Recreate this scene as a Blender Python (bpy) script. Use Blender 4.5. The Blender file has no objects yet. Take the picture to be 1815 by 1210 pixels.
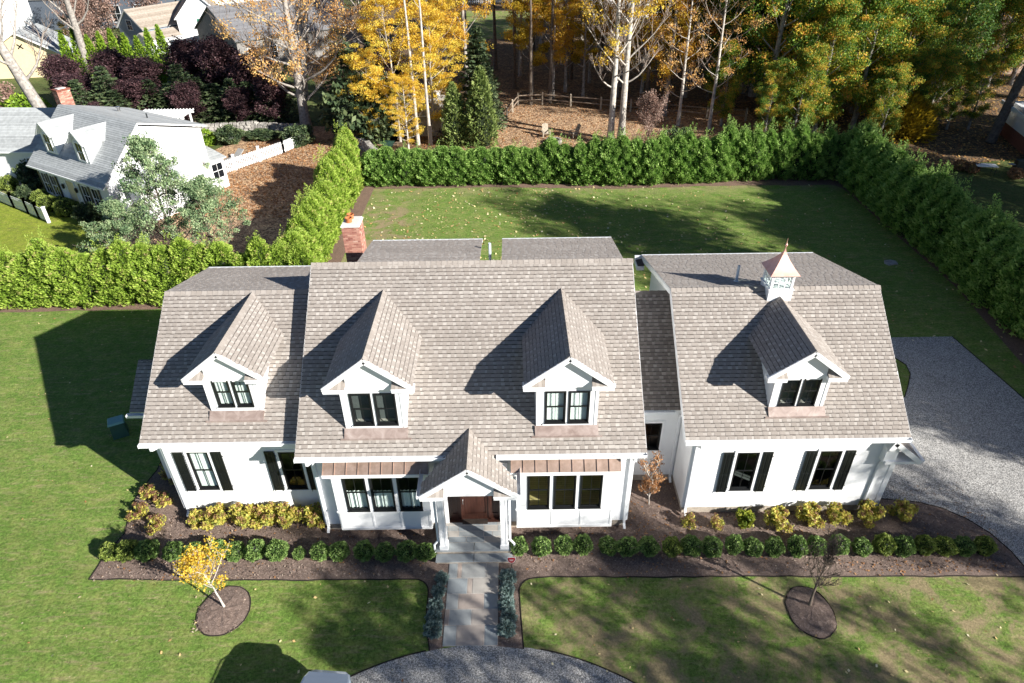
import bpy, math, random
import numpy as np
from mathutils import Matrix, Vector
random.seed(7); rng = np.random.default_rng(7)
S = bpy.context.scene; COL = S.collection
R = math.radians
# ---------------- camera ----------------
cam = bpy.data.objects.new('camera', bpy.data.cameras.new('camera')); COL.objects.link(cam)
PI_, RO = R(34.1), R(0.8)
fw = Vector((0, math.cos(PI_), -math.sin(PI_))); u0 = Vector((0, math.sin(PI_), math.cos(PI_))); r0 = Vector((1, 0, 0))
rt = math.cos(RO)*r0 - math.sin(RO)*u0; up = math.sin(RO)*r0 + math.cos(RO)*u0
cam.matrix_world = Matrix.Translation((0, 0, 19)) @ Matrix((rt, up, -fw)).transposed().to_4x4()
cam.data.sensor_width = 36; cam.data.lens = 1185/1815*36; cam.data.clip_end = 2000
S.camera = cam
# ---------------- light ----------------
SUNV = Vector((.834*math.cos(R(25.8)), -.552*math.cos(R(25.8)), math.sin(R(25.8))))   # towards the sun
W = bpy.data.worlds.new('World'); S.world = W; W.use_nodes = True
nt = W.node_tree; sky = nt.nodes.new('ShaderNodeTexSky'); sky.sky_type = 'NISHITA'; sky.sun_disc = False
sky.sun_elevation = R(25.8); sky.sun_rotation = math.atan2(SUNV.x, SUNV.y); sky.air_density = .7; sky.dust_density = .15; sky.ozone_density = 3.0
bg = nt.nodes['Background']; nt.links.new(sky.outputs[0], bg.inputs[0]); bg.inputs[1].default_value = .05
sun = bpy.data.objects.new('sun', bpy.data.lights.new('sun', 'SUN')); COL.objects.link(sun)
sun.data.energy = 5.0; sun.data.angle = R(.53); sun.data.color = (1, .955, .88)
sun.rotation_euler = (-SUNV).to_track_quat('-Z', 'Y').to_euler()
S.view_settings.view_transform = 'Standard'; S.view_settings.look = 'None'
S.view_settings.exposure = 1.12; S.view_settings.gamma = 1; S.view_settings.use_curve_mapping = False
S.render.engine = 'CYCLES'
S.cycles.max_bounces = 6; S.cycles.transparent_max_bounces = 12

# ---------------- materials ----------------
MATS = {}
def nmat(name):
    m = bpy.data.materials.new(name); m.use_nodes = True; MATS[name] = m
    t = m.node_tree; return m, t, t.nodes['Principled BSDF']
def N(t, typ, **k):
    n = t.nodes.new(typ)
    for a, b in k.items():
        if a in n.inputs and not hasattr(n, a): n.inputs[a].default_value = b
        else: setattr(n, a, b)
    return n
def ramp(t, fac, stops, interp='LINEAR'):
    r = t.nodes.new('ShaderNodeValToRGB'); e = r.color_ramp; e.interpolation = interp
    while len(e.elements) < len(stops): e.elements.new(.5)
    for el, (p, c) in zip(e.elements, stops): el.position = p; el.color = (*c, 1)
    t.links.new(fac, r.inputs[0]); return r.outputs[0]
def noise(t, scale, detail=4, rough=.6, vec=None, dist=0):
    n = t.nodes.new('ShaderNodeTexNoise'); n.inputs['Scale'].default_value = scale; n.inputs['Detail'].default_value = detail
    n.inputs['Roughness'].default_value = rough; n.inputs['Distortion'].default_value = dist
    if vec is None: vec = POS(t)
    t.links.new(vec, n.inputs['Vector']); return n.outputs['Fac']
def POS(t):
    if 'Geo' not in t.nodes:
        g = t.nodes.new('ShaderNodeNewGeometry'); g.name = 'Geo'
    return t.nodes['Geo'].outputs['Position']
def mix(t, fac, a, b, mode='MIX'):
    m = t.nodes.new('ShaderNodeMix'); m.data_type = 'RGBA'; m.blend_type = mode
    for s, v in ((0, fac), (6, a), (7, b)):
        if isinstance(v, (int, float)): m.inputs[s].default_value = v
        elif isinstance(v, tuple): m.inputs[s].default_value = (*v, 1)
        else: t.links.new(v, m.inputs[s])
    return m.outputs[2]
def mth(t, op, a, b=None, clamp=False):
    m = t.nodes.new('ShaderNodeMath'); m.operation = op; m.use_clamp = clamp
    for i, v in enumerate((a, b)):
        if v is None: continue
        if isinstance(v, (int, float)): m.inputs[i].default_value = v
        else: t.links.new(v, m.inputs[i])
    return m.outputs[0]
def bump(t, p, h, strength=.5, dist=.02):
    b = t.nodes.new('ShaderNodeBump'); b.inputs['Strength'].default_value = strength; b.inputs['Distance'].default_value = dist
    t.links.new(h, b.inputs['Height']); t.links.new(b.outputs[0], p.inputs['Normal'])
def flat(name, c, rough=.6, metal=0, var=.12, scale=3, bmp=0, bs=60):
    m, t, p = nmat(name); p.inputs['Roughness'].default_value = rough; p.inputs['Metallic'].default_value = metal
    n = noise(t, scale, 5)
    d = tuple(x*(1-var*1.6) for x in c); e = tuple(min(1, x*(1+var)) for x in c)
    t.links.new(ramp(t, n, [(.3, d), (.7, e)]), p.inputs['Base Color'])
    if bmp: bump(t, p, noise(t, bs, 3), bmp, .01)
    return m
def attr(t, name='tint'):
    a = t.nodes.new('ShaderNodeAttribute'); a.attribute_name = name; return a.outputs['Fac']
def leafmat(name, stops, trans=.35, rough=.55):
    m, t, p = nmat(name); c = ramp(t, attr(t), stops)
    t.links.new(c, p.inputs['Base Color']); p.inputs['Roughness'].default_value = rough; p.inputs['Specular IOR Level'].default_value = .3
    tr = t.nodes.new('ShaderNodeBsdfTranslucent'); t.links.new(c, tr.inputs[0])
    ms = t.nodes.new('ShaderNodeMixShader'); ms.inputs[0].default_value = trans
    t.links.new(p.outputs[0], ms.inputs[1]); t.links.new(tr.outputs[0], ms.inputs[2])
    t.links.new(ms.outputs[0], t.nodes['Material Output'].inputs[0]); return m
flat('white_paint', (.78, .79, .80), .45, var=.03, scale=1.5)
flat('white_trim', (.80, .81, .82), .4, var=.02, scale=2)
flat('gutter_white', (.76, .78, .80), .35, var=.04, scale=4)
flat('black_frame', (.012, .013, .014), .35, var=.1)
flat('shutter_black', (.010, .012, .012), .3, var=.1)
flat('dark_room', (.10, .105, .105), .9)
flat('room_wall', (.60, .58, .48), .9, var=.03)
flat('curtain', (.80, .82, .80), .9, var=.05, scale=8)
flat('foundation', (.42, .37, .31), .9, var=.2, scale=8, bmp=.5)
flat('dark_metal', (.04, .045, .05), .45, .6)
flat('grey_roof', (.20, .205, .20), .9)
flat('pvc_white', (.6, .66, .72), .4, var=.03)
flat('terracotta', (.45, .15, .05), .8, var=.2, scale=10)
flat('cement_cap', (.66, .64, .6), .85, var=.08, scale=8)
flat('weathered_wood', (.26, .20, .15), .85, var=.3, scale=6, bmp=.4)
flat('pale_wood', (.42, .36, .28), .85, var=.25, scale=6, bmp=.3)
flat('grey_wood', (.30, .29, .28), .85, var=.2, scale=8)
flat('dark_wood', (.035, .025, .02), .7, var=.2, scale=8)
flat('brown_fence', (.30, .21, .16), .85, var=.35, scale=3)
flat('cream_wall', (.70, .58, .36), .8, var=.05)
flat('bluegrey_wall', (.22, .27, .34), .8, var=.06)
flat('slate_wall', (.09, .11, .14), .8, var=.06)
flat('green_shutter', (.02, .16, .09), .6)
flat('brick_plain', (.22, .075, .05), .9, var=.25, scale=12)
flat('lounge_grey', (.32, .32, .31), .8)
flat('green_plastic', (.03, .085, .07), .5)
flat('teal_lid', (.16, .34, .34), .5, var=.08)
flat('red_sign', (.38, .01, .02), .4); flat('sign_white', (.7, .7, .7), .5)
flat('mum_orange', (.20, .08, .03), .9, var=.4, scale=20)
flat('rubber', (.02, .02, .02), .8)
flat('stone', (.36, .34, .31), .9, var=.4, scale=2.5, bmp=.5, bs=12)
flat('flat_stone', (.30, .30, .30), .9, var=.25, scale=4)
flat('chrome', (.5, .5, .5), .2, .9)
flat('soil_edge', (.022, .016, .012), .95)
flat('bark_grey', (.34, .31, .28), .9, var=.35, scale=5, bmp=.8, bs=10)
flat('bark_pale', (.50, .46, .41), .9, var=.3, scale=4, bmp=.7, bs=12)
flat('bark_brown', (.14, .11, .085), .9, var=.35, scale=5, bmp=.8, bs=10)
flat('twig', (.30, .24, .20), .9, var=.3, scale=4)
flat('path_gravel', (.40, .36, .30), .95, var=.25, scale=12)
flat('asphalt', (.10, .10, .105), .9, var=.15, scale=2)
# copper
m, t, p = nmat('copper_roof'); p.inputs['Metallic'].default_value = .55; p.inputs['Roughness'].default_value = .45
t.links.new(ramp(t, noise(t, 3.5, 6), [(.3, (.28, .20, .155)), (.55, (.40, .29, .235)), (.75, (.50, .38, .32))]), p.inputs['Base Color'])
m, t, p = nmat('copper_bright'); p.inputs['Metallic'].default_value = .7; p.inputs['Roughness'].default_value = .38
t.links.new(ramp(t, noise(t, 5, 4), [(.3, (.68, .36, .29)), (.7, (.80, .48, .40))]), p.inputs['Base Color'])
m, t, p = nmat('flashing'); p.inputs['Metallic'].default_value = .15; p.inputs['Roughness'].default_value = .6
t.links.new(ramp(t, noise(t, 2.5, 6, dist=1), [(.3, (.20, .145, .125)), (.55, (.31, .245, .22)), (.75, (.42, .35, .32))]), p.inputs['Base Color'])
# door wood
m, t, p = nmat('mahogany'); p.inputs['Roughness'].default_value = .35
mp = N(t, 'ShaderNodeMapping'); mp.inputs['Scale'].default_value = (6, 6, .6); t.links.new(POS(t), mp.inputs[0])
t.links.new(ramp(t, noise(t, 3, 6, vec=mp.outputs[0]), [(.3, (.030, .012, .009)), (.7, (.075, .030, .020))]), p.inputs['Base Color'])
# wood floor
m, t, p = nmat('wood_floor'); p.inputs['Roughness'].default_value = .45
b = N(t, 'ShaderNodeTexBrick'); b.inputs['Scale'].default_value = 1; b.inputs['Brick Width'].default_value = 1.2; b.inputs['Row Height'].default_value = .11; b.inputs['Mortar Size'].default_value = .004
b.inputs['Color1'].default_value = (.62, .50, .22, 1); b.inputs['Color2'].default_value = (.52, .41, .17, 1); b.inputs['Mortar'].default_value = (.08, .05, .02, 1)
t.links.new(POS(t), b.inputs['Vector']); t.links.new(b.outputs[0], p.inputs['Base Color'])
# glass
m, t, p = nmat('window_glass'); t.nodes.remove(p)
tr = N(t, 'ShaderNodeBsdfTransparent'); tr.inputs[0].default_value = (.86, .93, .91, 1); gl = N(t, 'ShaderNodeBsdfGlossy'); gl.inputs['Roughness'].default_value = .02
fr = N(t, 'ShaderNodeFresnel'); POS(t); t.links.new(mth(t, 'ADD', mth(t, 'MULTIPLY', t.nodes['Geo'].outputs['Backfacing'], -.975), 1.6), fr.inputs[0]); ms = N(t, 'ShaderNodeMixShader')
t.links.new(fr.outputs[0], ms.inputs[0]); t.links.new(tr.outputs[0], ms.inputs[1]); t.links.new(gl.outputs[0], ms.inputs[2]); t.links.new(ms.outputs[0], t.nodes['Material Output'].inputs[0])
# car paint & car glass
m, t, p = nmat('car_paint'); p.inputs['Base Color'].default_value = (.30, .36, .44, 1); p.inputs['Metallic'].default_value = .6; p.inputs['Roughness'].default_value = .25; p.inputs['Coat Weight'].default_value = 1
m, t, p = nmat('car_glass'); p.inputs['Base Color'].default_value = (.01, .012, .015, 1); p.inputs['Roughness'].default_value = .05
m, t, p = nmat('tail_red'); p.inputs['Base Color'].default_value = (.25, .01, .01, 1); p.inputs['Roughness'].default_value = .2
# shingles: tint attribute picks each tab's granule blend, darkest stops a painted shadow line
def shingle_mat(name, stops):
    m, t, p = nmat(name); p.inputs['Roughness'].default_value = .92
    c = ramp(t, attr(t), stops); g = noise(t, 90, 2, .9); w = noise(t, .9, 5, .65)
    c = mix(t, .55, c, ramp(t, g, [(.3, (.35, .34, .33)), (.7, (.68, .66, .64))]), 'OVERLAY')
    c = mix(t, .35, c, ramp(t, w, [(.35, (.40, .39, .37)), (.65, (.60, .59, .57))]), 'OVERLAY')
    t.links.new(c, p.inputs['Base Color']); bump(t, p, g, .6, .004); return m
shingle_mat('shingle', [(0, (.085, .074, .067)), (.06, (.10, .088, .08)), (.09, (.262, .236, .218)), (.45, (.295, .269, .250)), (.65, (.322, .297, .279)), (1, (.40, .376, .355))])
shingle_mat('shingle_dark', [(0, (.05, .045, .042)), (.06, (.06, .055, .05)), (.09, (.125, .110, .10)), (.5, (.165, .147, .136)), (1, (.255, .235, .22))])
# bricks
m, t, p = nmat('brick'); p.inputs['Roughness'].default_value = .9
c = ramp(t, attr(t), [(0, (.26, .10, .075)), (.5, (.42, .20, .15)), (.8, (.50, .28, .21)), (1, (.54, .40, .32))])
t.links.new(mix(t, .4, c, ramp(t, noise(t, 40, 3), [(.3, (.4, .4, .4)), (.7, (.62, .6, .6))]), 'OVERLAY'), p.inputs['Base Color'])
flat('mortar', (.50, .46, .42), .95)
# bluestone
m, t, p = nmat('bluestone'); p.inputs['Roughness'].default_value = .8
c = ramp(t, attr(t), [(0, (.24, .27, .29)), (.35, (.31, .33, .335)), (.6, (.36, .345, .32)), (.8, (.38, .31, .27)), (1, (.34, .36, .38))])
t.links.new(mix(t, .5, c, ramp(t, noise(t, 4, 7, .7), [(.3, (.38, .38, .38)), (.7, (.64, .63, .62))]), 'OVERLAY'), p.inputs['Base Color']); bump(t, p, noise(t, 25, 4), .4, .006)
# gravel: many small grey stones
def gravel_mat(name):
    m, t, p = nmat(name); p.inputs['Roughness'].default_value = .9
    v = N(t, 'ShaderNodeTexVoronoi'); v.inputs['Scale'].default_value = 32; t.links.new(POS(t), v.inputs['Vector'])
    sp = N(t, 'ShaderNodeSeparateColor'); t.links.new(v.outputs['Color'], sp.inputs[0])
    c = ramp(t, sp.outputs[0], [(0, (.24, .24, .235)), (.35, (.43, .42, .405)), (.7, (.58, .57, .55)), (1, (.78, .76, .73))])
    dk = ramp(t, v.outputs['Distance'], [(.25, (1, 1, 1)), (.75, (.35, .35, .35))])
    c = mix(t, 1.0, c, dk, 'MULTIPLY')
    c = mix(t, .35, c, ramp(t, noise(t, 1.1, 5, .7), [(.35, (.40, .39, .38)), (.65, (.6, .6, .6))]), 'OVERLAY')
    t.links.new(c, p.inputs['Base Color']); bump(t, p, v.outputs['Distance'], -.8, .02); return m
gravel_mat('gravel')
m, t, p = nmat('pebble'); p.inputs['Roughness'].default_value = .85
t.links.new(ramp(t, attr(t), [(0, (.15, .15, .15)), (.5, (.38, .37, .36)), (.85, (.54, .53, .51)), (1, (.76, .74, .71))]), p.inputs['Base Color'])
# mulch
def mulch_mat(name, a, b_, c_):
    m, t, p = nmat(name); p.inputs['Roughness'].default_value = .95
    n1 = noise(t, 13, 7, .85, dist=1.2); n2 = noise(t, 1.3, 4)
    c = ramp(t, n1, [(.3, a), (.52, b_), (.72, c_)]); c = mix(t, .5, c, ramp(t, n2, [(.3, (.35, .35, .35)), (.7, (.62, .6, .58))]), 'OVERLAY')
    t.links.new(c, p.inputs['Base Color']); bump(t, p, n1, 1, .04); return m
mulch_mat('mulch', (.065, .045, .036), (.20, .146, .122), (.46, .36, .31))
mulch_mat('mulch_red', (.07, .045, .035), (.19, .12, .09), (.36, .24, .18))
m, t, p = nmat('chip'); p.inputs['Roughness'].default_value = .9
t.links.new(ramp(t, attr(t), [(0, (.06, .04, .03)), (.6, (.22, .15, .12)), (1, (.50, .40, .32))]), p.inputs['Base Color'])
# lawn: blades too fine to see one by one from 25 m; colour patches are thin/dry turf
def lawn_mat(name, base, dry, tan, mown=True):
    m, t, p = nmat(name); p.inputs['Roughness'].default_value = .9; p.inputs['Specular IOR Level'].default_value = .15
    f1 = noise(t, 9, 6, .85, dist=.5); f2 = noise(t, 1.6, 8, .75); f3 = noise(t, .35, 5, .65); fb = noise(t, 38, 3, .8)
    mp = N(t, 'ShaderNodeMapping'); mp.inputs['Rotation'].default_value = (0, 0, R(-32)); mp.inputs['Scale'].default_value = (1, 5, 1); t.links.new(POS(t), mp.inputs[0])
    f4 = noise(t, 1.3, 7, .78, vec=mp.outputs[0], dist=.5)
    c = ramp(t, f1, [(.30, tuple(x*.38 for x in base)), (.47, tuple(x*.85 for x in base)), (.56, tuple(x*1.2 for x in base)), (.70, tuple(x*1.9 for x in base))])
    c = mix(t, ramp(t, f2, [(.45, (0, 0, 0)), (.68, (.75, .75, .75))]), c, ramp(t, f1, [(.32, tuple(x*.5 for x in dry)), (.66, tuple(x*1.45 for x in dry))]))
    c = mix(t, ramp(t, f4, [(.50, (0, 0, 0)), (.66, (.6, .6, .6))]), c, ramp(t, f1, [(.32, tuple(x*.5 for x in tan)), (.66, tuple(x*1.5 for x in tan))]))
    c = mix(t, .5, c, ramp(t, fb, [(.3, (.32, .32, .32)), (.7, (.68, .68, .68))]), 'OVERLAY')
    if mown:
        wv = N(t, 'ShaderNodeTexWave'); wv.inputs['Scale'].default_value = .22; wv.inputs['Distortion'].default_value = .8; wv.bands_direction = 'Y'
        mw = N(t, 'ShaderNodeMapping'); mw.inputs['Rotation'].default_value = (0, 0, R(6)); t.links.new(POS(t), mw.inputs[0]); t.links.new(mw.outputs[0], wv.inputs['Vector'])
        c = mix(t, .16, c, ramp(t, wv.outputs['Fac'], [(.3, (.40, .42, .40)), (.7, (.58, .58, .56))]), 'OVERLAY')
        sx = N(t, 'ShaderNodeSeparateXYZ'); t.links.new(POS(t), sx.inputs[0])
        # worn turf: right front lawn and the back-left corner
        ax = mth(t, 'MULTIPLY', mth(t, 'ADD', sx.outputs[0], 1.0), .5, True); ay = mth(t, 'MULTIPLY', mth(t, 'SUBTRACT', 15.0, sx.outputs[1]), 1.0, True)
        wr = mth(t, 'MULTIPLY', mth(t, 'MULTIPLY', ax, ay), .9)
        dx = mth(t, 'ADD', sx.outputs[0], 9.2); dy = mth(t, 'SUBTRACT', sx.outputs[1], 42.0)
        d = mth(t, 'SQRT', mth(t, 'ADD', mth(t, 'MULTIPLY', dx, dx), mth(t, 'MULTIPLY', mth(t, 'MULTIPLY', dy, dy), .2)))
        wc = mth(t, 'MULTIPLY', mth(t, 'SUBTRACT', 3.4, d), .6, True)
        sy = mth(t, 'MULTIPLY', mth(t, 'SUBTRACT', sx.outputs[1], 47.0), .5, True)   # strip before the rear hedge
        w = mth(t, 'MAXIMUM', mth(t, 'MAXIMUM', wr, wc), mth(t, 'MULTIPLY', sy, .7))
        pat = ramp(t, noise(t, .75, 7, .72, dist=.5), [(.45, (0, 0, 0)), (.57, (1, 1, 1))])
        tn = ramp(t, noise(t, 14, 5, .8), [(.3, tuple(x*.5 for x in tan)), (.7, tuple(x*1.3 for x in tan))])
        c = mix(t, mth(t, 'MULTIPLY', w, pat), c, tn)
    c = mix(t, .4, c, ramp(t, f3, [(.3, (.38, .40, .36)), (.7, (.6, .6, .58))]), 'OVERLAY')
    t.links.new(c, p.inputs['Base Color']); bump(t, p, f1, 1, .06); return m
lawn_mat('lawn', (.136, .225, .044), (.28, .295, .095), (.36, .28, .17))
lawn_mat('lawn_far', (.08, .12, .035), (.16, .15, .06), (.2, .15, .08), False)
lawn_mat('ground_cover', (.21, .27, .03), (.36, .38, .06), (.2, .15, .08), False)
# leaf litter
def litter_mat(name, cols, scale=9):
    m, t, p = nmat(name); p.inputs['Roughness'].default_value = .95
    v = N(t, 'ShaderNodeTexVoronoi'); v.inputs['Scale'].default_value = scale; t.links.new(POS(t), v.inputs['Vector'])
    sp = N(t, 'ShaderNodeSeparateColor'); t.links.new(v.outputs['Color'], sp.inputs[0])
    c = ramp(t, sp.outputs[0], cols); c = mix(t, .7, c, ramp(t, noise(t, .5, 6, .7), [(.35, (.30, .30, .30)), (.65, (.66, .64, .6))]), 'OVERLAY')
    t.links.new(c, p.inputs['Base Color']); bump(t, p, v.outputs['Distance'], .8, .05); return m
litter_mat('leaf_litter', [(0, (.12, .075, .04)), (.4, (.34, .21, .125)), (.75, (.52, .34, .21)), (1, (.62, .47, .28))])
litter_mat('woods_floor', [(0, (.025, .022, .012)), (.4, (.09, .055, .03)), (.8, (.20, .11, .05)), (1, (.28, .19, .09))], 6)
# leaves
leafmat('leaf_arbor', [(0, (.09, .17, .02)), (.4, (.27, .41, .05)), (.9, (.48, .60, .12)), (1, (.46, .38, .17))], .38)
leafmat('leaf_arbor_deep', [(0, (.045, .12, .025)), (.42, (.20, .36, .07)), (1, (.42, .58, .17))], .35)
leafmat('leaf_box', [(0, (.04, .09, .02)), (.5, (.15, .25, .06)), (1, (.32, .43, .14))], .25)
leafmat('leaf_box_yellow', [(0, (.06, .10, .02)), (.5, (.20, .27, .05)), (1, (.36, .42, .10))], .25)  # a yellower mix of box foliage
leafmat('leaf_lavender', [(0, (.07, .12, .11)), (.5, (.17, .25, .23)), (1, (.32, .41, .39))], .2)
leafmat('leaf_hydrangea', [(0, (.26, .32, .06)), (.45, (.60, .55, .11)), (.8, (.70, .60, .15)), (1, (.58, .37, .14))], .4)
leafmat('leaf_hydrangea_green', [(0, (.12, .18, .02)), (.6, (.28, .33, .04)), (1, (.42, .42, .06))], .4)
leafmat('bloom_tan', [(0, (.20, .105, .05)), (.6, (.34, .19, .10)), (1, (.42, .27, .16))], .2)
leafmat('bloom_pink', [(0, (.16, .06, .045)), (.6, (.27, .14, .09)), (1, (.30, .26, .07))], .2)
leafmat('leaf_orange_tan', [(0, (.26, .12, .05)), (.5, (.42, .21, .09)), (1, (.50, .31, .16))], .3)
leafmat('leaf_yellow', [(0, (.50, .30, .03)), (.35, (.82, .56, .06)), (.75, (.90, .70, .12)), (1, (.74, .68, .12))], .45)
leafmat('leaf_gold', [(0, (.42, .19, .03)), (.35, (.74, .44, .05)), (.7, (.84, .58, .08)), (1, (.58, .52, .08))], .45)
leafmat('leaf_orange', [(0, (.50, .24, .09)), (.5, (.80, .48, .17)), (1, (.88, .62, .24))], .4)
leafmat('leaf_mixed', [(0, (.04, .11, .02)), (.38, (.13, .25, .035)), (.62, (.32, .42, .05)), (.78, (.72, .56, .07)), (1, (.80, .38, .07))], .4)
leafmat('leaf_green', [(0, (.03, .08, .015)), (.5, (.08, .17, .03)), (.9, (.18, .28, .05)), (1, (.45, .34, .04))], .35)
leafmat('leaf_olive', [(0, (.16, .12, .015)), (.5, (.42, .30, .02)), (1, (.66, .46, .03))], .35)
leafmat('leaf_purple', [(0, (.022, .013, .015)), (.5, (.075, .038, .045)), (1, (.17, .09, .095))], .25)
leafmat('leaf_conifer', [(0, (.02, .035, .02)), (.5, (.055, .09, .04)), (1, (.16, .20, .085))], .15)
leafmat('leaf_conifer_light', [(0, (.07, .11, .03)), (.5, (.20, .27, .075)), (1, (.34, .40, .13))], .2)
leafmat('leaf_pine', [(0, (.06, .12, .055)), (.5, (.21, .31, .15)), (1, (.42, .50, .27))], .2)
leafmat('leaf_bright', [(0, (.08, .16, .015)), (.5, (.22, .36, .03)), (1, (.40, .52, .07))], .3)
leafmat('leaf_russet', [(0, (.16, .09, .07)), (.5, (.30, .19, .15)), (1, (.44, .32, .26))], .2)
leafmat('leaf_fallen', [(0, (.36, .17, .07)), (.3, (.60, .42, .18)), (.7, (.74, .62, .32)), (1, (.78, .72, .50))], .1)

# ---------------- mesh helpers ----------------
class MB:
    def __init__(s, M=None): s.v = []; s.f = []; s.mi = []; s.t = []; s.mats = []; s.M = M; s.cur = 0; s.tv = .5
    def mat(s, name):
        if name not in s.mats: s.mats.append(name)
        s.cur = s.mats.index(name); return s
    def poly(s, pts):
        b = len(s.v)
        for q in pts: s.v.append(tuple(s.M @ Vector(q)) if s.M else tuple(q))
        s.f.append(tuple(range(b, b+len(pts)))); s.mi.append(s.cur); s.t.append(s.tv)
    def hexa(s, c):      # 8 corners: bottom 0-3 ccw, top 4-7
        b = len(s.v)
        for q in c: s.v.append(tuple(s.M @ Vector(q)) if s.M else tuple(q))
        for f in ((0, 3, 2, 1), (4, 5, 6, 7), (0, 1, 5, 4), (1, 2, 6, 5), (2, 3, 7, 6), (3, 0, 4, 7)):
            s.f.append(tuple(b+i for i in f)); s.mi.append(s.cur); s.t.append(s.tv)
    def box(s, x0, x1, y0, y1, z0, z1):
        s.hexa([(x0, y0, z0), (x1, y0, z0), (x1, y1, z0), (x0, y1, z0), (x0, y0, z1), (x1, y0, z1), (x1, y1, z1), (x0, y1, z1)])
    def beam(s, p, q, w, h, upv=(0, 0, 1)):
        p, q = Vector(p), Vector(q); d = (q-p).normalized(); u = Vector(upv)
        if abs(d.dot(u)) > .98: u = Vector((0, 1, 0))
        r = d.cross(u).normalized(); u = r.cross(d); a, b = r*w/2, u*h/2
        s.hexa([p-a-b, q-a-b, q+a-b, p+a-b, p-a+b, q-a+b, q+a+b, p+a+b])
    def prism(s, pts, vec):   # polygon swept by vec
        v = Vector(vec); P = [Vector(q) for q in pts]; n = len(P)
        s.poly(P); s.poly([q+v for q in reversed(P)])
        for i in range(n): s.poly([P[i], P[i]+v, P[(i+1) % n]+v, P[(i+1) % n]])
    def tube(s, pts, rad, n=6, cap=True):
        P = [Vector(q) for q in pts]; b = len(s.v); ref = Vector((.3, .9, .2))
        for i, q in enumerate(P):
            d = (P[min(i+1, len(P)-1)]-P[max(i-1, 0)]).normalized(); a = d.cross(ref)
            if a.length < .1: a = d.cross(Vector((1, 0, 0)))
            a.normalize(); c = d.cross(a); r = rad[i] if isinstance(rad, (list, tuple)) else rad
            for k in range(n):
                an = 2*math.pi*k/n; w = q+(a*math.cos(an)+c*math.sin(an))*r
                s.v.append(tuple(s.M @ w) if s.M else tuple(w))
        for i in range(len(P)-1):
            for k in range(n):
                s.f.append((b+i*n+k, b+i*n+(k+1) % n, b+(i+1)*n+(k+1) % n, b+(i+1)*n+k)); s.mi.append(s.cur); s.t.append(s.tv)
        if cap:
            for i in (0, len(P)-1):
                s.f.append(tuple(b+i*n+k for k in range(n))); s.mi.append(s.cur); s.t.append(s.tv)
    def lathe(s, c, prof, n=12):
        b = len(s.v)
        for r, z in prof:
            for k in range(n):
                a = 2*math.pi*k/n; w = Vector((c[0]+r*math.cos(a), c[1]+r*math.sin(a), c[2]+z)); s.v.append(tuple(s.M @ w) if s.M else tuple(w))
        for i in range(len(prof)-1):
            for k in range(n):
                s.f.append((b+i*n+k, b+i*n+(k+1) % n, b+(i+1)*n+(k+1) % n, b+(i+1)*n+k)); s.mi.append(s.cur); s.t.append(s.tv)
    def build(s, name, parent=None, smooth=False, **k):
        me = bpy.data.meshes.new(name); me.from_pydata(s.v, [], s.f)
        for m in s.mats: me.materials.append(MATS[m])
        me.polygons.foreach_set('material_index', s.mi)
        if len(set(s.t)) > 1 or (s.t and s.t[0] != .5):
            a = me.attributes.new('tint', 'FLOAT', 'FACE'); a.data.foreach_set('value', s.t)
        if smooth: me.polygons.foreach_set('use_smooth', [True]*len(s.f))
        return link(name, me, parent, **k)
def link(name, me, parent=None, label=None, cat=None, group=None, kind=None, loc=None):
    o = bpy.data.objects.new(name, me); COL.objects.link(o)
    if parent is not None:
        o.parent = parent; o.matrix_parent_inverse = Matrix.Translation(-parent.location) if parent.parent is None else Matrix.Identity(4)
    tag(o, label, cat, group, kind)
    if loc: o.location = loc
    return o
def tag(o, label=None, cat=None, group=None, kind=None):
    for k, v in (('label', label), ('category', cat), ('group', group), ('kind', kind)):
        if v: o[k] = v
    return o
def thing(name, label, cat, loc=(0, 0, 0), group=None):
    o = bpy.data.objects.new(name, None); COL.objects.link(o); o.location = loc; o.empty_display_size = .2
    return tag(o, label, cat, group)
def dup(src, loc, rotz=0, scale=1, label=None, group=None, name=None):
    r = src.copy(); COL.objects.link(r); r.location = loc; r.rotation_euler = (0, 0, rotz)
    r.scale = (scale,)*3 if isinstance(scale, (int, float)) else scale
    if label: r['label'] = label
    if group: r['group'] = group
    for ch in list(src.children):
        c = ch.copy(); COL.objects.link(c); c.parent = r; c.matrix_parent_inverse = ch.matrix_parent_inverse
        for g in list(ch.children):
            d = g.copy(); COL.objects.link(d); d.parent = c; d.matrix_parent_inverse = g.matrix_parent_inverse
    return r
def sheet(name, pts, z, mat, kind='structure', **k):
    mb = MB().mat(mat); mb.poly([(x, y, z) for x, y in pts]); return mb.build(name, kind=kind, **k)
def npmesh(name, V, F, mat, tint=None):      # V (n,3), F (m,k) numpy
    me = bpy.data.meshes.new(name); m, k = F.shape
    me.vertices.add(len(V)); me.vertices.foreach_set('co', V.astype(np.float32).ravel())
    me.loops.add(m*k); me.loops.foreach_set('vertex_index', F.astype(np.int32).ravel())
    me.polygons.add(m); me.polygons.foreach_set('loop_start', np.arange(0, m*k, k, dtype=np.int32)); me.polygons.foreach_set('loop_total', np.full(m, k, dtype=np.int32))
    me.update(calc_edges=True); me.materials.append(MATS[mat])
    if tint is not None:
        a = me.attributes.new('tint', 'FLOAT', 'FACE'); a.data.foreach_set('value', tint.astype(np.float32))
    return me
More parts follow.
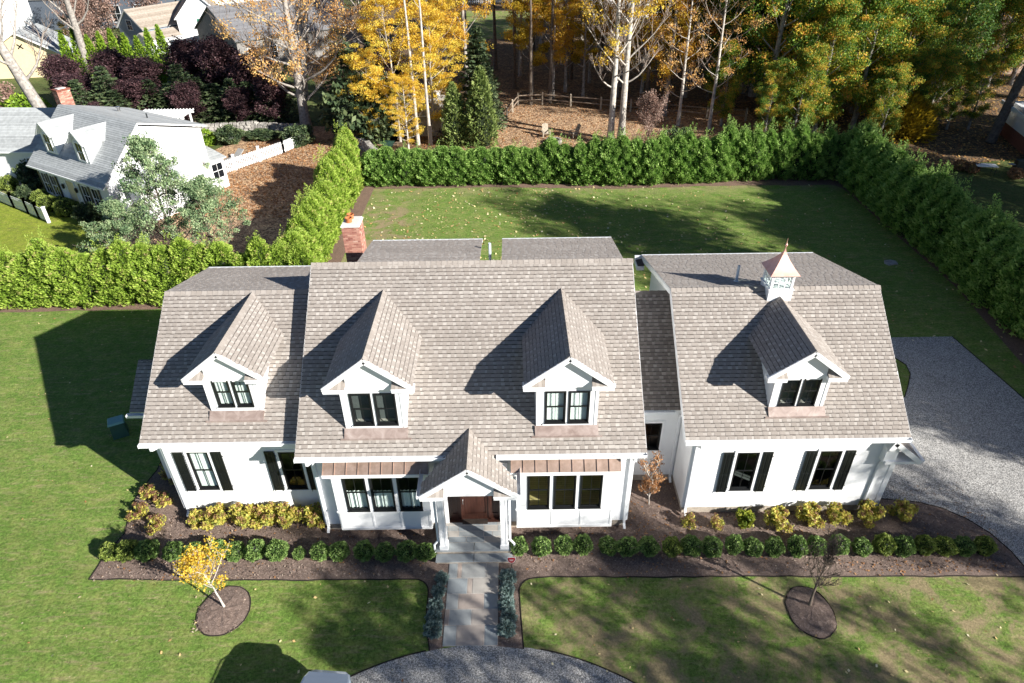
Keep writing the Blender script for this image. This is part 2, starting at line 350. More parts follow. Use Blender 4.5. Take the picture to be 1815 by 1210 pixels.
def leafquads(C, size, asp=.7, D=None, jit=1.0):     # quads at centres C, optional main direction D
    n = len(C); a = rng.normal(size=(n, 3)) if D is None else D + rng.normal(size=(n, 3))*jit
    a /= np.linalg.norm(a, axis=1)[:, None]; b = rng.normal(size=(n, 3)); b -= (b*a).sum(1)[:, None]*a; b /= np.linalg.norm(b, axis=1)[:, None]
    s = size*(.6+.8*rng.random(n))[:, None] if np.isscalar(size) else size[:, None]
    A = a*s*.5; B = b*s*asp*.5
    V = np.stack([C-A, C+B*.9-A*.1, C+A, C-B*.9-A*.1], 1).reshape(-1, 3)
    return V, np.arange(4*n).reshape(n, 4)
def clumpmesh(name, centers, rad, per, size, mat, flatz=.7, tbase=None, asp=.7, tv=.22):
    centers = np.asarray(centers); n = len(centers); rad = np.broadcast_to(rad, n)
    C = np.repeat(centers, per, 0); d = rng.normal(size=(n*per, 3)); d /= np.linalg.norm(d, axis=1)[:, None]
    d *= (rng.random(n*per)**.45)[:, None]*np.repeat(rad, per)[:, None]; d[:, 2] *= flatz
    V, F = leafquads(C+d, size, asp)
    tb = rng.random(n)*.7+.1 if tbase is None else np.asarray(tbase)
    tint = np.clip(np.repeat(tb, per)+rng.normal(size=n*per)*tv, 0, 1)
    return npmesh(name, V, F, mat, tint)

# ---------------- ground ----------------
sheet('ground', [(-700, -300), (700, -300), (700, 900), (-700, 900)], -.03, 'lawn_far')
sheet('lawn', [(-46, -14), (29, -14), (29, 51), (-46, 51)], 0, 'lawn')
sheet('leaf_yard', [(-28, 33), (-12.4, 33), (-11, 52), (-10, 66), (-24, 66), (-27, 57), (-25.2, 44)], .004, 'leaf_litter')
sheet('woods_ground', [(-10, 51.6), (31, 51.6), (60, 58), (120, 70), (140, 200), (-20, 200), (-36, 110), (-14, 66), (-11, 60)], .004, 'woods_floor')
sheet('clearing', [(-9, 52), (26, 52), (24, 70), (10, 70.6), (1, 73), (-1, 66)], .008, 'leaf_litter')
sheet('far_lawn', [(-9, 112), (3, 110), (6, 138), (-9, 140)], .010, 'lawn')
sheet('neighbour_lawn', [(-60, 34.5), (-28, 34.5), (-28, 43), (-60, 58)], .006, 'ground_cover')
def edging(pts, closed=False):
    mb = MB().mat('soil_edge'); P = [(x, y, .012) for x, y in pts]
    if closed: P.append(P[0])
    mb.tube(P, .022, 5); return mb.build('bed_edging', kind='structure')
def arc(cx, cy, r, a0, a1, n, ry=None):
    return [(cx+r*math.cos(R(a0+(a1-a0)*i/n)), cy+(ry or r)*math.sin(R(a0+(a1-a0)*i/n))) for i in range(n+1)]
def wob(pts, a=.04):
    return [(x+random.uniform(-a, a), y+random.uniform(-a, a)) for x, y in pts]
def dens(pts, st=.5):
    o = []
    for (a, b), (c, d) in zip(pts, pts[1:]):
        k = max(1, int(math.hypot(c-a, d-b)/st)); o += [(a+(c-a)*i/k, b+(d-b)*i/k) for i in range(k)]
    return o+[pts[-1]]
# front mulch beds (left / right of the walk)
eL = wob(dens([(-14.35, 20.6), (-14.2, 19.3), (-14.35, 17.8), (-14.0, 16.1), (-14.25, 15.2), (-14.3, 14.2), (-8, 14.05), (-3.35, 14.02)]), .03)+arc(-3.35, 13.52, .5, 90, 0, 5)+[(-2.83, 12.6), (-2.62, 11.48)]
eR = [(.22, 11.5), (.16, 12.6)]+arc(.62, 13.5, .5, 180, 90, 5)+wob(dens([(1.2, 14.02), (9.1, 13.92), (16.9, 13.8)]), .03)
sheet('mulch_bed', eL+[(-2.2, 11.58), (-2.2, 16.6), (-12, 20.6)], .012, 'mulch')
cR = [(13.0, 17.35), (15.0, 17.05), (15.7, 16.75), (16.3, 16.25), (16.75, 15.6), (17.0, 14.8), (17.08, 13.8)]
sheet('mulch_bed', eR+cR[::-1]+[(6, 19.2), (-.6, 19.2), (-.6, 11.6)], .012, 'mulch')
edging(eL); edging(eR); edging(cR)
ringL = wob(arc(-9.32, 12.95, .82, 0, 350, 24, .9), .02); ringR = wob(arc(9.30, 12.62, .72, 0, 350, 24, .92), .02)
def mound(name, cx, cy, rx, ry, h, mat):
    mb = MB().mat(mat); n = 26; rings = []
    for k in range(7):
        f = 1-k/6.0; rr = []
        for i in range(n):
            a = 2*math.pi*i/n; q = f*(1+.03*math.sin(3*a+cx)+.02*math.sin(7*a)); rr.append((cx+rx*q*math.cos(a), cy+ry*q*math.sin(a), .014+h*(1-f*f)+.02*f*(1-f)*4*random.uniform(-1, 1)))
        rings.append(rr)
    for k in range(6):
        for i in range(n): mb.poly([rings[k][i], rings[k][(i+1) % n], rings[k+1][(i+1) % n], rings[k+1][i]])
    return mb.build(name, kind='structure', smooth=True)
mound('mulch_ring', -9.32, 12.95, .82, .9, .07, 'mulch'); mound('mulch_ring', 9.30, 12.62, .72, .92, .16, 'mulch'); edging(ringL, 1); edging(ringR, 1)
# strips of mulch under the hedges
sheet('hedge_bed', wob(dens([(-46, 31.55), (-36, 31.7), (-28, 31.6), (-19, 31.75), (-10.8, 31.7)], 1), .06)+[(-10.4, 33), (-10.5, 37), (-10.45, 49.2)]+wob(dens([(-10.3, 49.25), (-2, 49.3), (8, 48.6), (16, 48.9), (24.6, 48.7)], 1), .07)+[(25.1, 48), (25.2, 33), (24.3, 26), (23.4, 14), (29, 14), (29, 52.5), (-13.6, 52.5), (-13.6, 34.4), (-46, 34.4)], .016, 'mulch_red')
# gravel
dr = [(13.1, 17.3), (12.8, 17.36), (12.8, 22.6), (17.0, 22.95), (17.5, 23.2), (18.05, 24.0), (18.6, 24.9), (18.75, 25.6), (18.5, 26.2), (17.4, 26.6), (14, 26.9), (14, 27.95), (22.25, 27.95), (22.6, 24), (22.9, 20), (23.0, 10), (23, -12), (14, -12), (15.5, -2), (17.4, 7), (17.4, 11.5), (17.1, 13.8)]+cR[::-1][1:]
sheet('gravel_drive', dr, .008, 'gravel')
edging([(22.25, 27.95), (22.6, 24), (22.9, 20), (23.0, 10)]); edging([(17.0, 22.95), (17.5, 23.2), (18.05, 24.0), (18.6, 24.9), (18.75, 25.6), (18.5, 26.2), (17.4, 26.6)])
CX, CY, CR_ = -1.0, 3.35, 8.3
sheet('gravel_turnaround', arc(CX, CY, CR_, 0, 355, 71), .008, 'gravel'); edging(arc(CX, CY, CR_+.02, 20, 78, 20)); edging(arc(CX, CY, CR_+.02, 102, 165, 20))
sheet('turnaround_lawn', arc(CX, CY, 4.3, 0, 355, 50), .014, 'lawn')
# front walk of bluestone slabs
wb = MB().mat('mortar'); wb.box(-2.24, -.56, 11.62, 14.62, .0, .022); walk = wb.build('front_walk', kind='structure')
def slab(parent, x0, x1, y0, y1, z0, z1, tint, mat='bluestone', name='flagstone'):
    b = MB().mat(mat); b.tv = tint; g = .007
    c = .006; b.hexa([(x0+g, y0+g, z0), (x1-g, y0+g, z0), (x1-g, y1-g, z0), (x0+g, y1-g, z0), (x0+g+c, y0+g+c, z1), (x1-g-c, y0+g+c, z1), (x1-g-c, y1-g-c, z1), (x0+g+c, y1-g-c, z1)])
    return b.build(name, parent)
for y0, y1, xs, ts in ((14.02, 14.62, (-2.24, -1.94, -1.80, -.98, -.56), (.1, .78, .45, .6)), (13.42, 14.02, (-2.24, -1.58, -1.42, -.56), (.05, .74, .62)),
    (12.86, 13.42, (-2.24, -1.85, -1.02, -.56), (.3, .75, .12)), (12.3, 12.86, (-2.24, -2.10, -1.40, -.56), (.8, .35, .68)), (11.62, 12.3, (-2.24, -1.84, -.98, -.56), (.1, .72, .05))):
    for i in range(len(xs)-1): slab(walk, xs[i], xs[i+1], y0, y1, .004, .030+random.uniform(0, .004), ts[i])

# ---------------- the white house ----------------
H = thing('white_house', 'white clapboard house with four roof dormers and taupe shingle roofs', 'house', (-1.4, 20, 0))
def clip_row(poly, v):       # u-interval of a convex polygon at height v
    us = []
    for i in range(len(poly)):
        (a, b), (c, d) = poly[i], poly[(i+1) % len(poly)]
        if (b-v)*(d-v) <= 0 and abs(d-b) > 1e-9: us.append(a+(c-a)*(v-b)/(d-b))
    return (min(us), max(us)) if len(us) >= 2 else None
EXPO = .142
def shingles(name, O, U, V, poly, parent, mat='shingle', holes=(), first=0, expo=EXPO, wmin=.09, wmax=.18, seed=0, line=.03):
    rr = random.Random(seed+len(poly)*13); mb = MB().mat(mat); O, U, V = Vector(O), Vector(U).normalized(), Vector(V).normalized(); Nn = U.cross(V)
    vmax = max(q[1] for q in poly); k = first
    while k*expo < vmax-.02:
        v0 = k*expo; v1 = min(v0+expo+.012, vmax); iv = clip_row(poly, min(v0+expo*.5, vmax-.005)); k += 1
        if not iv: continue
        bandv = rr.gauss(0, 1)
        u, ue = iv; hi = rr.random() < .5; u -= rr.random()*.1; lastd = False
        while u < ue-.01:
            wdt = rr.uniform(wmin, wmax)*(1.25 if hi else .85); a, b = max(u, iv[0]), min(u+wdt, ue); u += wdt
            if b-a < .015: hi = not hi; continue
            skip = False
            for h0, h1, h2, h3 in holes:
                if a < h1 and b > h0 and v0+.07 < h3 and v0+.07 > h2: skip = True
            th = .020 if hi else .011; tv = min(1, max(.10, (.32 if hi else .74)+rr.gauss(0, .15)+.10*bandv)); hi = not hi
            if skip: continue
            dv = rr.uniform(-.006, .004)
            A = O+U*(a+.0015)+V*(v0+dv)+Nn*th; B = O+U*(b-.0015)+V*(v0+dv)+Nn*th; C = O+U*(b-.0015)+V*v1+Nn*.004; D = O+U*(a+.0015)+V*v1+Nn*.004
            f = 1-(.032 if th < .015 else .020)/(v1-v0)-.012/(v1-v0); E1, E2 = A.lerp(D, f), B.lerp(C, f); mb.tv = tv; mb.poly([A, B, E2, E1]); mb.tv = tv if line is None else line; mb.poly([E1, E2, C, D]); mb.poly([A-Nn*(th+.004), B-Nn*(th+.004), B, A]); mb.tv = tv  # top strip and butt tinted dark, painted as the shadow line between rows
            if th > .015: mb.poly([B, B-Nn*th, C]); mb.poly([A-Nn*th, A, D])
    return mb.build(name, parent, kind='stuff')
def roofslab(name, pts, parent, th=.10, top='grey_roof', edge='white_trim'):
    P = [Vector(q) for q in pts]; n = (P[1]-P[0]).cross(P[2]-P[1]).normalized(); mb = MB().mat(top); mb.poly(P); mb.mat(edge)
    Q = [q-n*th for q in P]; mb.poly(Q[::-1])
    for i in range(len(P)): mb.poly([P[i], Q[i], Q[(i+1) % len(P)], P[(i+1) % len(P)]])
    return mb.build(name, parent)
CAPS = {}
def caps(parent, p, q, s1, s2, mat='shingle', w=.15, step=.19, name='shingle', off=.028):
    # ridge cap pieces folded over the ridge from p to q; s1,s2 = unit vectors down each slope
    p, q = Vector(p), Vector(q); L = (q-p).length; d = (q-p)/L; n = int(round(L/step)); step = L/n; s1, s2 = Vector(s1).normalized(), Vector(s2).normalized()
    Z = Vector((0, 0, 1)); key = (tuple(round(c, 2) for c in d), tuple(round(c, 2) for c in s1), tuple(round(c, 2) for c in s2), mat, round(step, 3), w)
    if key not in CAPS:
        ms = []
        for tv in (.12, .25, .40, .60):
            b = MB().mat(mat); b.tv = tv; e = d*(step+.03)
            a0 = Z*(off+.014); a1 = Z*(off-.002)
            L1, R1 = s1*w+Z*.022, s2*w+Z*.022; b.poly([L1, a0, a0*0+a1+e, L1+e-Z*.012]); b.poly([a0, R1, R1+e-Z*.012, a1+e])
            b.poly([L1-Z*.02, a0-Z*.025, a0, L1]); b.poly([a0-Z*.025, R1-Z*.02, R1, a0]); b.poly([L1, L1+e-Z*.012, L1+e-Z*.03, L1-Z*.03]); b.poly([R1, R1-Z*.03, R1+e-Z*.03, R1+e-Z*.012])
            o = b.build('shingle_proto'); me = o.data; bpy.data.objects.remove(o); ms.append(me)
        CAPS[key] = ms
    for i in range(n): link(name, random.choice(CAPS[key]), parent, loc=tuple(p+d*step*i))
def siding(name, O, U, poly, parent, openings=(), expo=.105, mat='white_paint'):
    # lapped boards on a vertical wall; O at u=0,z=0; openings (u0,u1,z0,z1)
    O, U = Vector(O), Vector(U).normalized(); Z = Vector((0, 0, 1)); Nn = U.cross(Z); mb = MB().mat(mat)
    z = min(q[1] for q in poly); zt = max(q[1] for q in poly)
    while z < zt-.005:
        z1 = min(z+expo, zt); iv = clip_row(poly, (z+z1)/2)
        if iv:
            segs = [iv]
            for a, b, c, d in openings:
                if c < (z+z1)/2 < d:
                    ns = []
                    for s0, s1 in segs:
                        if a > s0: ns.append((s0, min(a, s1)))
                        if b < s1: ns.append((max(b, s0), s1))
                    segs = [(x, y) for x, y in ns if y-x > .005]
            for a, b in segs:
                A = O+U*a+Z*z+Nn*.020; B = O+U*b+Z*z+Nn*.020; C = O+U*b+Z*z1+Nn*.002; D = O+U*a+Z*z1+Nn*.002
                mb.poly([A, B, C, D]); mb.poly([A-Nn*.018, B-Nn*.018, B, A])
        z = z1
    return mb.build(name, parent)
def window(parent, x0, x1, z0, z1, y, case=.09, curtain=None, depth=.5, cols=2, frame='black_frame', room=True):
    """double hung window on a wall that faces -y at plane y"""
    f = MB().mat(frame); t_ = .045
    for a, b, c, d in ((x0, x0+t_, z0, z1), (x1-t_, x1, z0, z1), (x0+t_, x1-t_, z1-t_, z1), (x0+t_, x1-t_, z0, z0+t_)): f.box(a, b, y-.035, y+.09, c, d)
    f.box(x0-.01, x1+.01, y-.065, y-.036, z0-.012, z0+.03)
    w = f.build('window', parent); zm = (z0+z1)/2
    if case:
        c = MB().mat('white_trim'); c.box(x0-case, x0-.001, y-.045, y+.01, z0-.03, z1+case); c.box(x1+.001, x1+case, y-.045, y+.01, z0-.03, z1+case)
        c.box(x0, x1, y-.046, y+.01, z1+.001, z1+case+.001); c.box(x0-case-.03, x1+case+.03, y-.075, y+.01, z0-.075, z0-.031); c.build('casing', w)
    n = 0
    for za, zb, yy in ((zm, z1-t_, y+.0), (z0+t_, zm, y+.035)):
        s = MB().mat(frame); q = .032
        for a, b, c, d in ((x0+t_, x0+t_+q, za, zb), (x1-t_-q, x1-t_, za, zb), (x0+t_+q, x1-t_-q, zb-q, zb), (x0+t_+q, x1-t_-q, za, za+q+.01)): s.box(a, b, yy-.015, yy+.015, c, d)
        xi0, xi1 = x0+t_+q, x1-t_-q; zi0, zi1 = za+q+.01, zb-q
        for i in range(1, cols): xx = xi0+(xi1-xi0)*i/cols; s.box(xx-.009, xx+.009, yy-.012, yy+.012, zi0, zi1)
        s.build('sash', w)
        for i in range(cols):
            a = xi0+(xi1-xi0)*i/cols+.0095; b = xi0+(xi1-xi0)*(i+1)/cols-.0095
            g = MB().mat('window_glass'); g.poly([(a, yy, zi0), (b, yy, zi0), (b, yy, zi1), (a, yy, zi1)]); g.build('pane', w)
    if room:
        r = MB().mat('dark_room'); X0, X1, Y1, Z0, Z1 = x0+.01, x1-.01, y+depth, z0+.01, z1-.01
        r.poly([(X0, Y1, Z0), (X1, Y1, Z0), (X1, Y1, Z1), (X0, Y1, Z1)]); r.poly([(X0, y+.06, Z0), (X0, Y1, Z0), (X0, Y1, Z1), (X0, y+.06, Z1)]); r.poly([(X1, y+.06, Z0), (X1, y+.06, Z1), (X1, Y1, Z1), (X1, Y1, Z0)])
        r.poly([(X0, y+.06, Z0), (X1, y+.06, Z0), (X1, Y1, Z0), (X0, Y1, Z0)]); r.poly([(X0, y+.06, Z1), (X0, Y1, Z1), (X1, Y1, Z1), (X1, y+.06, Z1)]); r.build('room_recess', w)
    if curtain:
        c = MB().mat('curtain')
        if curtain == 'blinds':
            k = int((z1-z0-.1)/.055)
            for i in range(k): zz = z0+.06+i*.055; c.hexa([(x0+.03, y+.085, zz), (x1-.03, y+.085, zz), (x1-.03, y+.125, zz+.028), (x0+.03, y+.125, zz+.028), (x0+.03, y+.085, zz+.006), (x1-.03, y+.085, zz+.006), (x1-.03, y+.125, zz+.034), (x0+.03, y+.125, zz+.034)])
            c.poly([(x0+.02, y+.14, z0+.02), (x1-.02, y+.14, z0+.02), (x1-.02, y+.14, z1-.02), (x0+.02, y+.14, z1-.02)])
        else:
            zt = z1-.04 if curtain == 'full' else zm-.02; n = 26
            for i in range(n):
                a, b = x0+.03+(x1-x0-.06)*i/n, x0+.03+(x1-x0-.06)*(i+1)/n; ya, yb = y+.12+.018*math.sin(i*1.3), y+.12+.018*math.sin((i+1)*1.3)
                c.poly([(a, ya, z0+.04), (b, yb, z0+.04), (b, yb, zt), (a, ya, zt)])
        c.build('shutter_slats' if curtain == 'blinds' else 'curtain', w)
    return w
def shutter(parent, x0, x1, z0, z1, y, tilt=0.0):
    s = MB().mat('shutter_black'); ya, yb = y-.075, y-.035; st = .045; xm = (x0+x1)/2; zm = z0+(z1-z0)*.46
    for a, b, c, d in ((x0, x0+st, z0, z1), (x1-st, x1, z0, z1), (xm-.018, xm+.018, z0+.06, z1-.06), (x0+st, x1-st, z0, z0+.07), (x0+st, x1-st, z1-.07, z1), (x0+st, xm-.018, zm-.03, zm+.03), (xm+.018, x1-st, zm-.03, zm+.03)): s.box(a, b, ya, yb, c, d)
    s.box(x0+st, x1-st, yb-.018, yb-.001, z0+.06, z1-.06)
    o = s.build('shutter', parent)
    for a, b in ((x0+st, xm-.018), (xm+.018, x1-st)):
        for c, d in ((z0+.07, zm-.03), (zm+.03, z1-.07)):
            p = MB().mat('shutter_black'); g = .022; p.hexa([(a+.004, yb-.02, c+.004), (b-.004, yb-.02, c+.004), (b-.004, yb-.02, d-.004), (a+.004, yb-.02, d-.004), (a+g, ya+.008, c+g), (b-g, ya+.008, c+g), (b-g, ya+.008, d-g), (a+g, ya+.008, d-g)]); p.build('raised_panel', o)
    h = MB().mat('dark_metal'); h.tube([(x0+.03, ya-.01, z0-.07), (x0+.05, ya-.02, z0-.02), (x0+.02, ya-.02, z0+.03)], .009, 5); h.box(x1-.01, x1+.05, ya+.02, ya+.035, z1-.22, z1-.19); h.box(x1-.01, x1+.05, ya+.02, ya+.035, z0+.19, z0+.22); h.build('hinge', o)
    return o
def gutter(parent, x0, x1, y, z, dn=1):      # open trough on an eave that faces -y
    g = MB().mat('gutter_white'); w = .12
    g.box(x0, x1, y-.012, y, z-.12, z); g.box(x0, x1, y-w, y-.012, z-.13, z-.118); g.box(x0, x1, y-w-.008, y-w+.006, z-.118, z-.02)
    g.box(x0, x1, y-w-.022, y-w+.010, z-.02, z-.004); g.box(x0-.01, x0, y-w-.02, y, z-.13, z-.002); g.box(x1, x1+.01, y-w-.02, y, z-.13, z-.002)
    for i in range(int((x1-x0)/.7)): xx = x0+.35+i*.7; g.box(xx-.01, xx+.01, y-w, y-.012, z-.03, z-.022)
    return g.build('gutter', parent)
def downspout(parent, x, yg, yw, zt, zb=.12, sw=.085):
    d = MB().mat('gutter_white'); d.beam((x, yg-.06, zt), (x, yg-.06, zt-.14), sw, .065, (0, 1, 0)); d.beam((x, yg-.06, zt-.12), (x, yw-.06, zt-.42), sw, .065, (0, 1, 0))
    d.beam((x, yw-.06, zt-.38), (x, yw-.06, zb+.1), sw, .07, (0, 1, 0)); d.beam((x, yw-.05, zb+.14), (x, yw-.24, zb), sw, .07, (0, 0, 1)); return d.build('downspout', parent)
def foundation(name, x0, x1, y0, y1, h=.34):
    b = MB().mat('foundation'); b.box(x0, x1, y0, y1, -.1, h); return b.build('foundation', H)
def cornerboard(x, y, z0, z1, w=.13):
    b = MB().mat('white_trim'); b.box(x-w/2, x+w/2, y-.035, y+.06, z0, z1); return b.build('corner_board', H)

# --- block data: (x0,x1, wall front y, eave y, eave z, ridge y, ridge z)
def slope_unit(y0, z0, y1, z1): return Vector((0, y1-y0, z1-z0)).normalized()
def frontroof(x0, x1, ye, ze, yr, zr, seed, mat='shingle', first=0, holes=(), gut=True):
    V = slope_unit(ye, ze, yr, zr); L = math.hypot(yr-ye, zr-ze)
    r = roofslab('roof', [(x0, ye, ze), (x1, ye, ze), (x1, yr, zr), (x0, yr, zr)], H, .14)
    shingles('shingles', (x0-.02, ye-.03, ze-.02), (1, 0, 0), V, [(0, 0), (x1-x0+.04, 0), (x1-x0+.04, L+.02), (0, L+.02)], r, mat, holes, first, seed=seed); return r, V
def rearroof(x0, x1, yr, zr, yb, zb, seed, mat='shingle'):
    V = slope_unit(yb, zb, yr, zr); L = math.hypot(yr-yb, zr-zb)
    r = roofslab('roof', [(x1, yb, zb), (x0, yb, zb), (x0, yr, zr), (x1, yr, zr)], H, .12)
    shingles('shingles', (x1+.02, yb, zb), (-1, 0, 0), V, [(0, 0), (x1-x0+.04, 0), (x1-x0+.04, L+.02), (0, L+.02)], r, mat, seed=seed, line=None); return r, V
# left wing
LZ = (16.5, 4.02, 20.8, 7.24); MZ = (15.7, 4.05, 21.0, 8.20); RZ = (16.35, 3.95, 20.65, 7.18); CZ = (18.0, 3.86, 21.5, 6.6)
rL, v1 = frontroof(-12.32, -6.74, *LZ, 1); bL, v2 = rearroof(-12.32, -6.74, 20.8, 7.24, 24.3, 6.36, 2)
caps(rL, (-12.34, 20.8, 7.24), (-7.0, 20.8, 7.24), -v1, -v2)
rM, v1 = frontroof(-6.98, 4.24, *MZ, 3, first=1); bM, v2 = rearroof(-6.98, 4.24, 21.0, 8.2, 26.3, 4.05, 4)
caps(rM, (-7.0, 21.0, 8.2), (4.26, 21.0, 8.2), -v1, -v2)
sA, v3 = rearroof(-5.42, -1.12, 21.05, 8.16, 24.0, 7.6, 5); sB, v3 = rearroof(-.31, 3.95, 21.05, 8.16, 24.0, 7.6, 6)
# the lowest course of the middle roof, shingle by shingle
Nv = Vector((1, 0, 0)).cross(v1); protos = []
for tv, th, wd in ((.15, .020, .19), (.34, .020, .18), (.55, .011, .13), (.75, .011, .14)):
    b = MB().mat('shingle'); b.tv = tv; A, B, C, D = Nv*th, Vector((wd, 0, 0))+Nv*th, Vector((wd, 0, 0))+v1*(EXPO+.012)+Nv*.004, v1*(EXPO+.012)+Nv*.004
    E1, E2 = A.lerp(D, .74), B.lerp(C, .74); b.poly([A, B, E2, E1]); b.tv = .03; b.poly([E1, E2, C, D]); b.poly([A-Nv*(th+.004), B-Nv*(th+.004), B, A]); b.poly([B, B-Nv*th, C]); b.poly([A-Nv*th, A, D]); o = b.build('p'); protos.append((o.data, wd)); bpy.data.objects.remove(o)  # dark strip, butt and sides carry the same painted course shadow
x = -7.0; k = 0
while x < 4.1:
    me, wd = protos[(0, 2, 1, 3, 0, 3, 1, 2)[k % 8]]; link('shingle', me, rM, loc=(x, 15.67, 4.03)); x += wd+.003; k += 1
rR, v1 = frontroof(5.68, 13.05, *RZ, 7); bR, v2 = rearroof(5.68, 13.05, 20.65, 7.18, 25.9, 5.84, 8)
caps(rR, (5.66, 20.65, 7.18), (13.07, 20.65, 7.18), -v1, -v2)
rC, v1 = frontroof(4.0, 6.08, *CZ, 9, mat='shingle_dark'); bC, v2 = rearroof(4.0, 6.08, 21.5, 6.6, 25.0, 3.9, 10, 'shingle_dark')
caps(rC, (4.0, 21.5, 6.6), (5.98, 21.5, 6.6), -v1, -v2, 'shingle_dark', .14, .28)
def U_(x0): return (x0, 0, 0)
# walls: front faces with openings (u measured from x0)
def frontwall(x0, x1, y, z0, z1, ops):
    return siding('siding', (x0, y, 0), (1, 0, 0), [(0, z0), (x1-x0, z0), (x1-x0, z1), (0, z1)], H, [(a-x0, b-x0, c, d) for a, b, c, d in ops])
WL = [(-11.26, -10.53, 1.30, 3.10), (-8.12, -7.38, 1.26, 3.06)]
frontwall(-12.08, -6.72, 17.0, .34, 4.1, WL)
WR = [(7.64, 8.40, 1.20, 3.02), (10.47, 11.21, 1.22, 3.04)]
frontwall(6.09, 12.75, 16.7, .34, 4.1, WR)
frontwall(-6.72, 3.98, 16.15, .34, 4.3, [(-6.0, -2.95, .5, 3.5), (-2.33, -.46, .3, 2.9), (.15, 3.35, .5, 3.5)])
WC = (4.66, 5.40, 1.66, 2.95)
frontwall(3.98, 6.09, 18.35, .34, 4.0, [WC])
# gable ends and side walls
siding('siding', (-12.08, 24.0, 0), (0, -1, 0), [(0, .34), (7, .34), (7, 4.25), (3.2, 7.1), (0, 6.35)], H)
siding('siding', (-6.72, 26.0, 0), (0, -1, 0), [(0, .34), (9.85, .34), (9.85, 4.2), (5.0, 8.05), (0, 4.2)], H)
siding('siding', (3.98, 16.15, 0), (0, 1, 0), [(0, .34), (9.85, .34), (9.85, 4.2), (4.85, 8.05), (0, 4.2)], H)
siding('siding', (6.09, 25.6, 0), (0, -1, 0), [(0, .34), (8.9, .34), (8.9, 4.05), (4.95, 7.05), (0, 5.8)], H)
siding('siding', (12.75, 16.7, 0), (0, 1, 0), [(0, .34), (8.9, .34), (8.9, 5.8), (3.95, 7.05), (0, 4.05)], H)
for x0, x1, y in ((-12.08, -6.72, 24.0), (-6.72, 3.98, 26.0), (6.09, 12.75, 25.6)):
    siding('siding', (x1, y, 0), (-1, 0, 0), [(0, .34), (x1-x0, .34), (x1-x0, 6.2 if y < 26 and x0 < -7 else (4.2 if y > 25.9 else 5.7)), (0, 6.2 if y < 26 and x0 < -7 else (4.2 if y > 25.9 else 5.7))], H)
for x0, x1 in ((-5.2, -1.3), (-.1, 3.75)):       # rear shed dormers
    b = MB().mat('white_paint'); b.box(x0, x1, 21.6, 23.75, 5.9, 7.55); b.build('shed_dormer', H)
foundation('f', -12.06, -6.7, 17.02, 24); foundation('f', -6.7, 3.96, 16.17, 26); foundation('f', 6.11, 12.73, 16.72, 25.6); foundation('f', 3.9, 6.11, 18.37, 22)
for x, y, z1 in ((-12.03, 17.0, 4.0), (-6.67, 16.15, 4.0), (3.93, 16.15, 4.0), (6.14, 16.7, 3.95), (12.70, 16.7, 3.95), (6.02, 18.35, 3.9)): cornerboard(x, y, .34, z1)
b = MB().mat('white_trim'); b.box(6.05, 6.10, 16.69, 16.85, .34, 3.95); b.box(3.97, 4.02, 16.14, 16.3, .34, 4.0); b.build('corner_board', H)
for x0, x1, y, z, yw in ((-12.32, -6.99, 16.5, 3.93, 17.0), (-6.98, 4.24, 15.7, 3.95, 16.15), (5.68, 13.05, 16.35, 3.86, 16.7), (4.25, 5.67, 18.0, 3.77, 18.35)):   # soffit + frieze
    b = MB().mat('white_trim'); b.box(x0, x1, y+.01, yw-.002, z-.10, z-.07); b.box(x0+.25, x1-.25 if x1 > 5 else x1, yw-.03, yw-.003, z-.38, z-.10); b.build('soffit', H)
for x, zz in ((-12.32, LZ), (-6.98, MZ), (4.24, MZ), (5.68, RZ), (13.05, RZ)):        # rake boards
    b = MB().mat('white_trim'); s = -1 if x in (-12.32, -6.98, 5.68) else 1
    b.beam((x+s*.012, zz[0], zz[1]-.13), (x+s*.012, zz[2], zz[3]-.13), .03, .22, (0, 0, 1)); b.build('rake_board', H)
for x, a, c in ((-12.32, (20.8, 7.24), (24.3, 6.36)), (5.68, (20.65, 7.18), (25.9, 5.84)), (13.05, (20.65, 7.18), (25.9, 5.84)), (-6.98, (21, 8.2), (26.3, 4.05)), (4.24, (21, 8.2), (26.3, 4.05))):
    b = MB().mat('white_trim'); s = -1 if x in (-12.32, -6.98, 5.68) else 1
    b.beam((x+s*.012, a[0], a[1]-.13), (x+s*.012, c[0], c[1]-.13), .03, .2, (0, 0, 1)); b.build('rake_board', H)
gutter(H, -12.34, -7.0, 16.48, 4.0); gutter(H, -7.0, -2.18, 15.68, 4.02); gutter(H, -.55, 4.26, 15.68, 4.02); gutter(H, 5.66, 13.07, 16.33, 3.92); gutter(H, 4.26, 5.66, 17.98, 3.84)
for x0, x1, y, z in ((-12.34, -6.98, 24.32, 6.33), (-5.42, -1.1, 24.02, 7.57), (-.33, 3.97, 24.02, 7.57), (5.66, 13.07, 25.92, 5.81)):
    b = MB().mat('gutter_white'); b.box(x0, x1, y, y+.11, z-.1, z+.02); b.build('gutter', H)
b = MB().mat('gutter_white'); b.box(5.36, 5.67, 25.3, 26.0, 5.45, 5.62); b.box(5.36, 5.67, 25.9, 26.03, 5.62, 5.80); b.mat('shingle_dark'); b.hexa([(5.40, 25.35, 5.62), (5.67, 25.35, 5.62), (5.67, 25.9, 5.62), (5.40, 25.9, 5.62), (5.42, 25.36, 5.66), (5.67, 25.36, 5.72), (5.67, 25.88, 5.72), (5.42, 25.88, 5.66)]); b.build('cornice_return', H)
downspout(H, -11.95, 16.42, 17.0, 3.9); downspout(H, -6.62, 15.62, 16.15, 3.9); downspout(H, 3.9, 15.62, 16.15, 3.9); downspout(H, 6.2, 16.27, 16.7, 3.8); downspout(H, 5.98, 17.95, 18.35, 3.75)
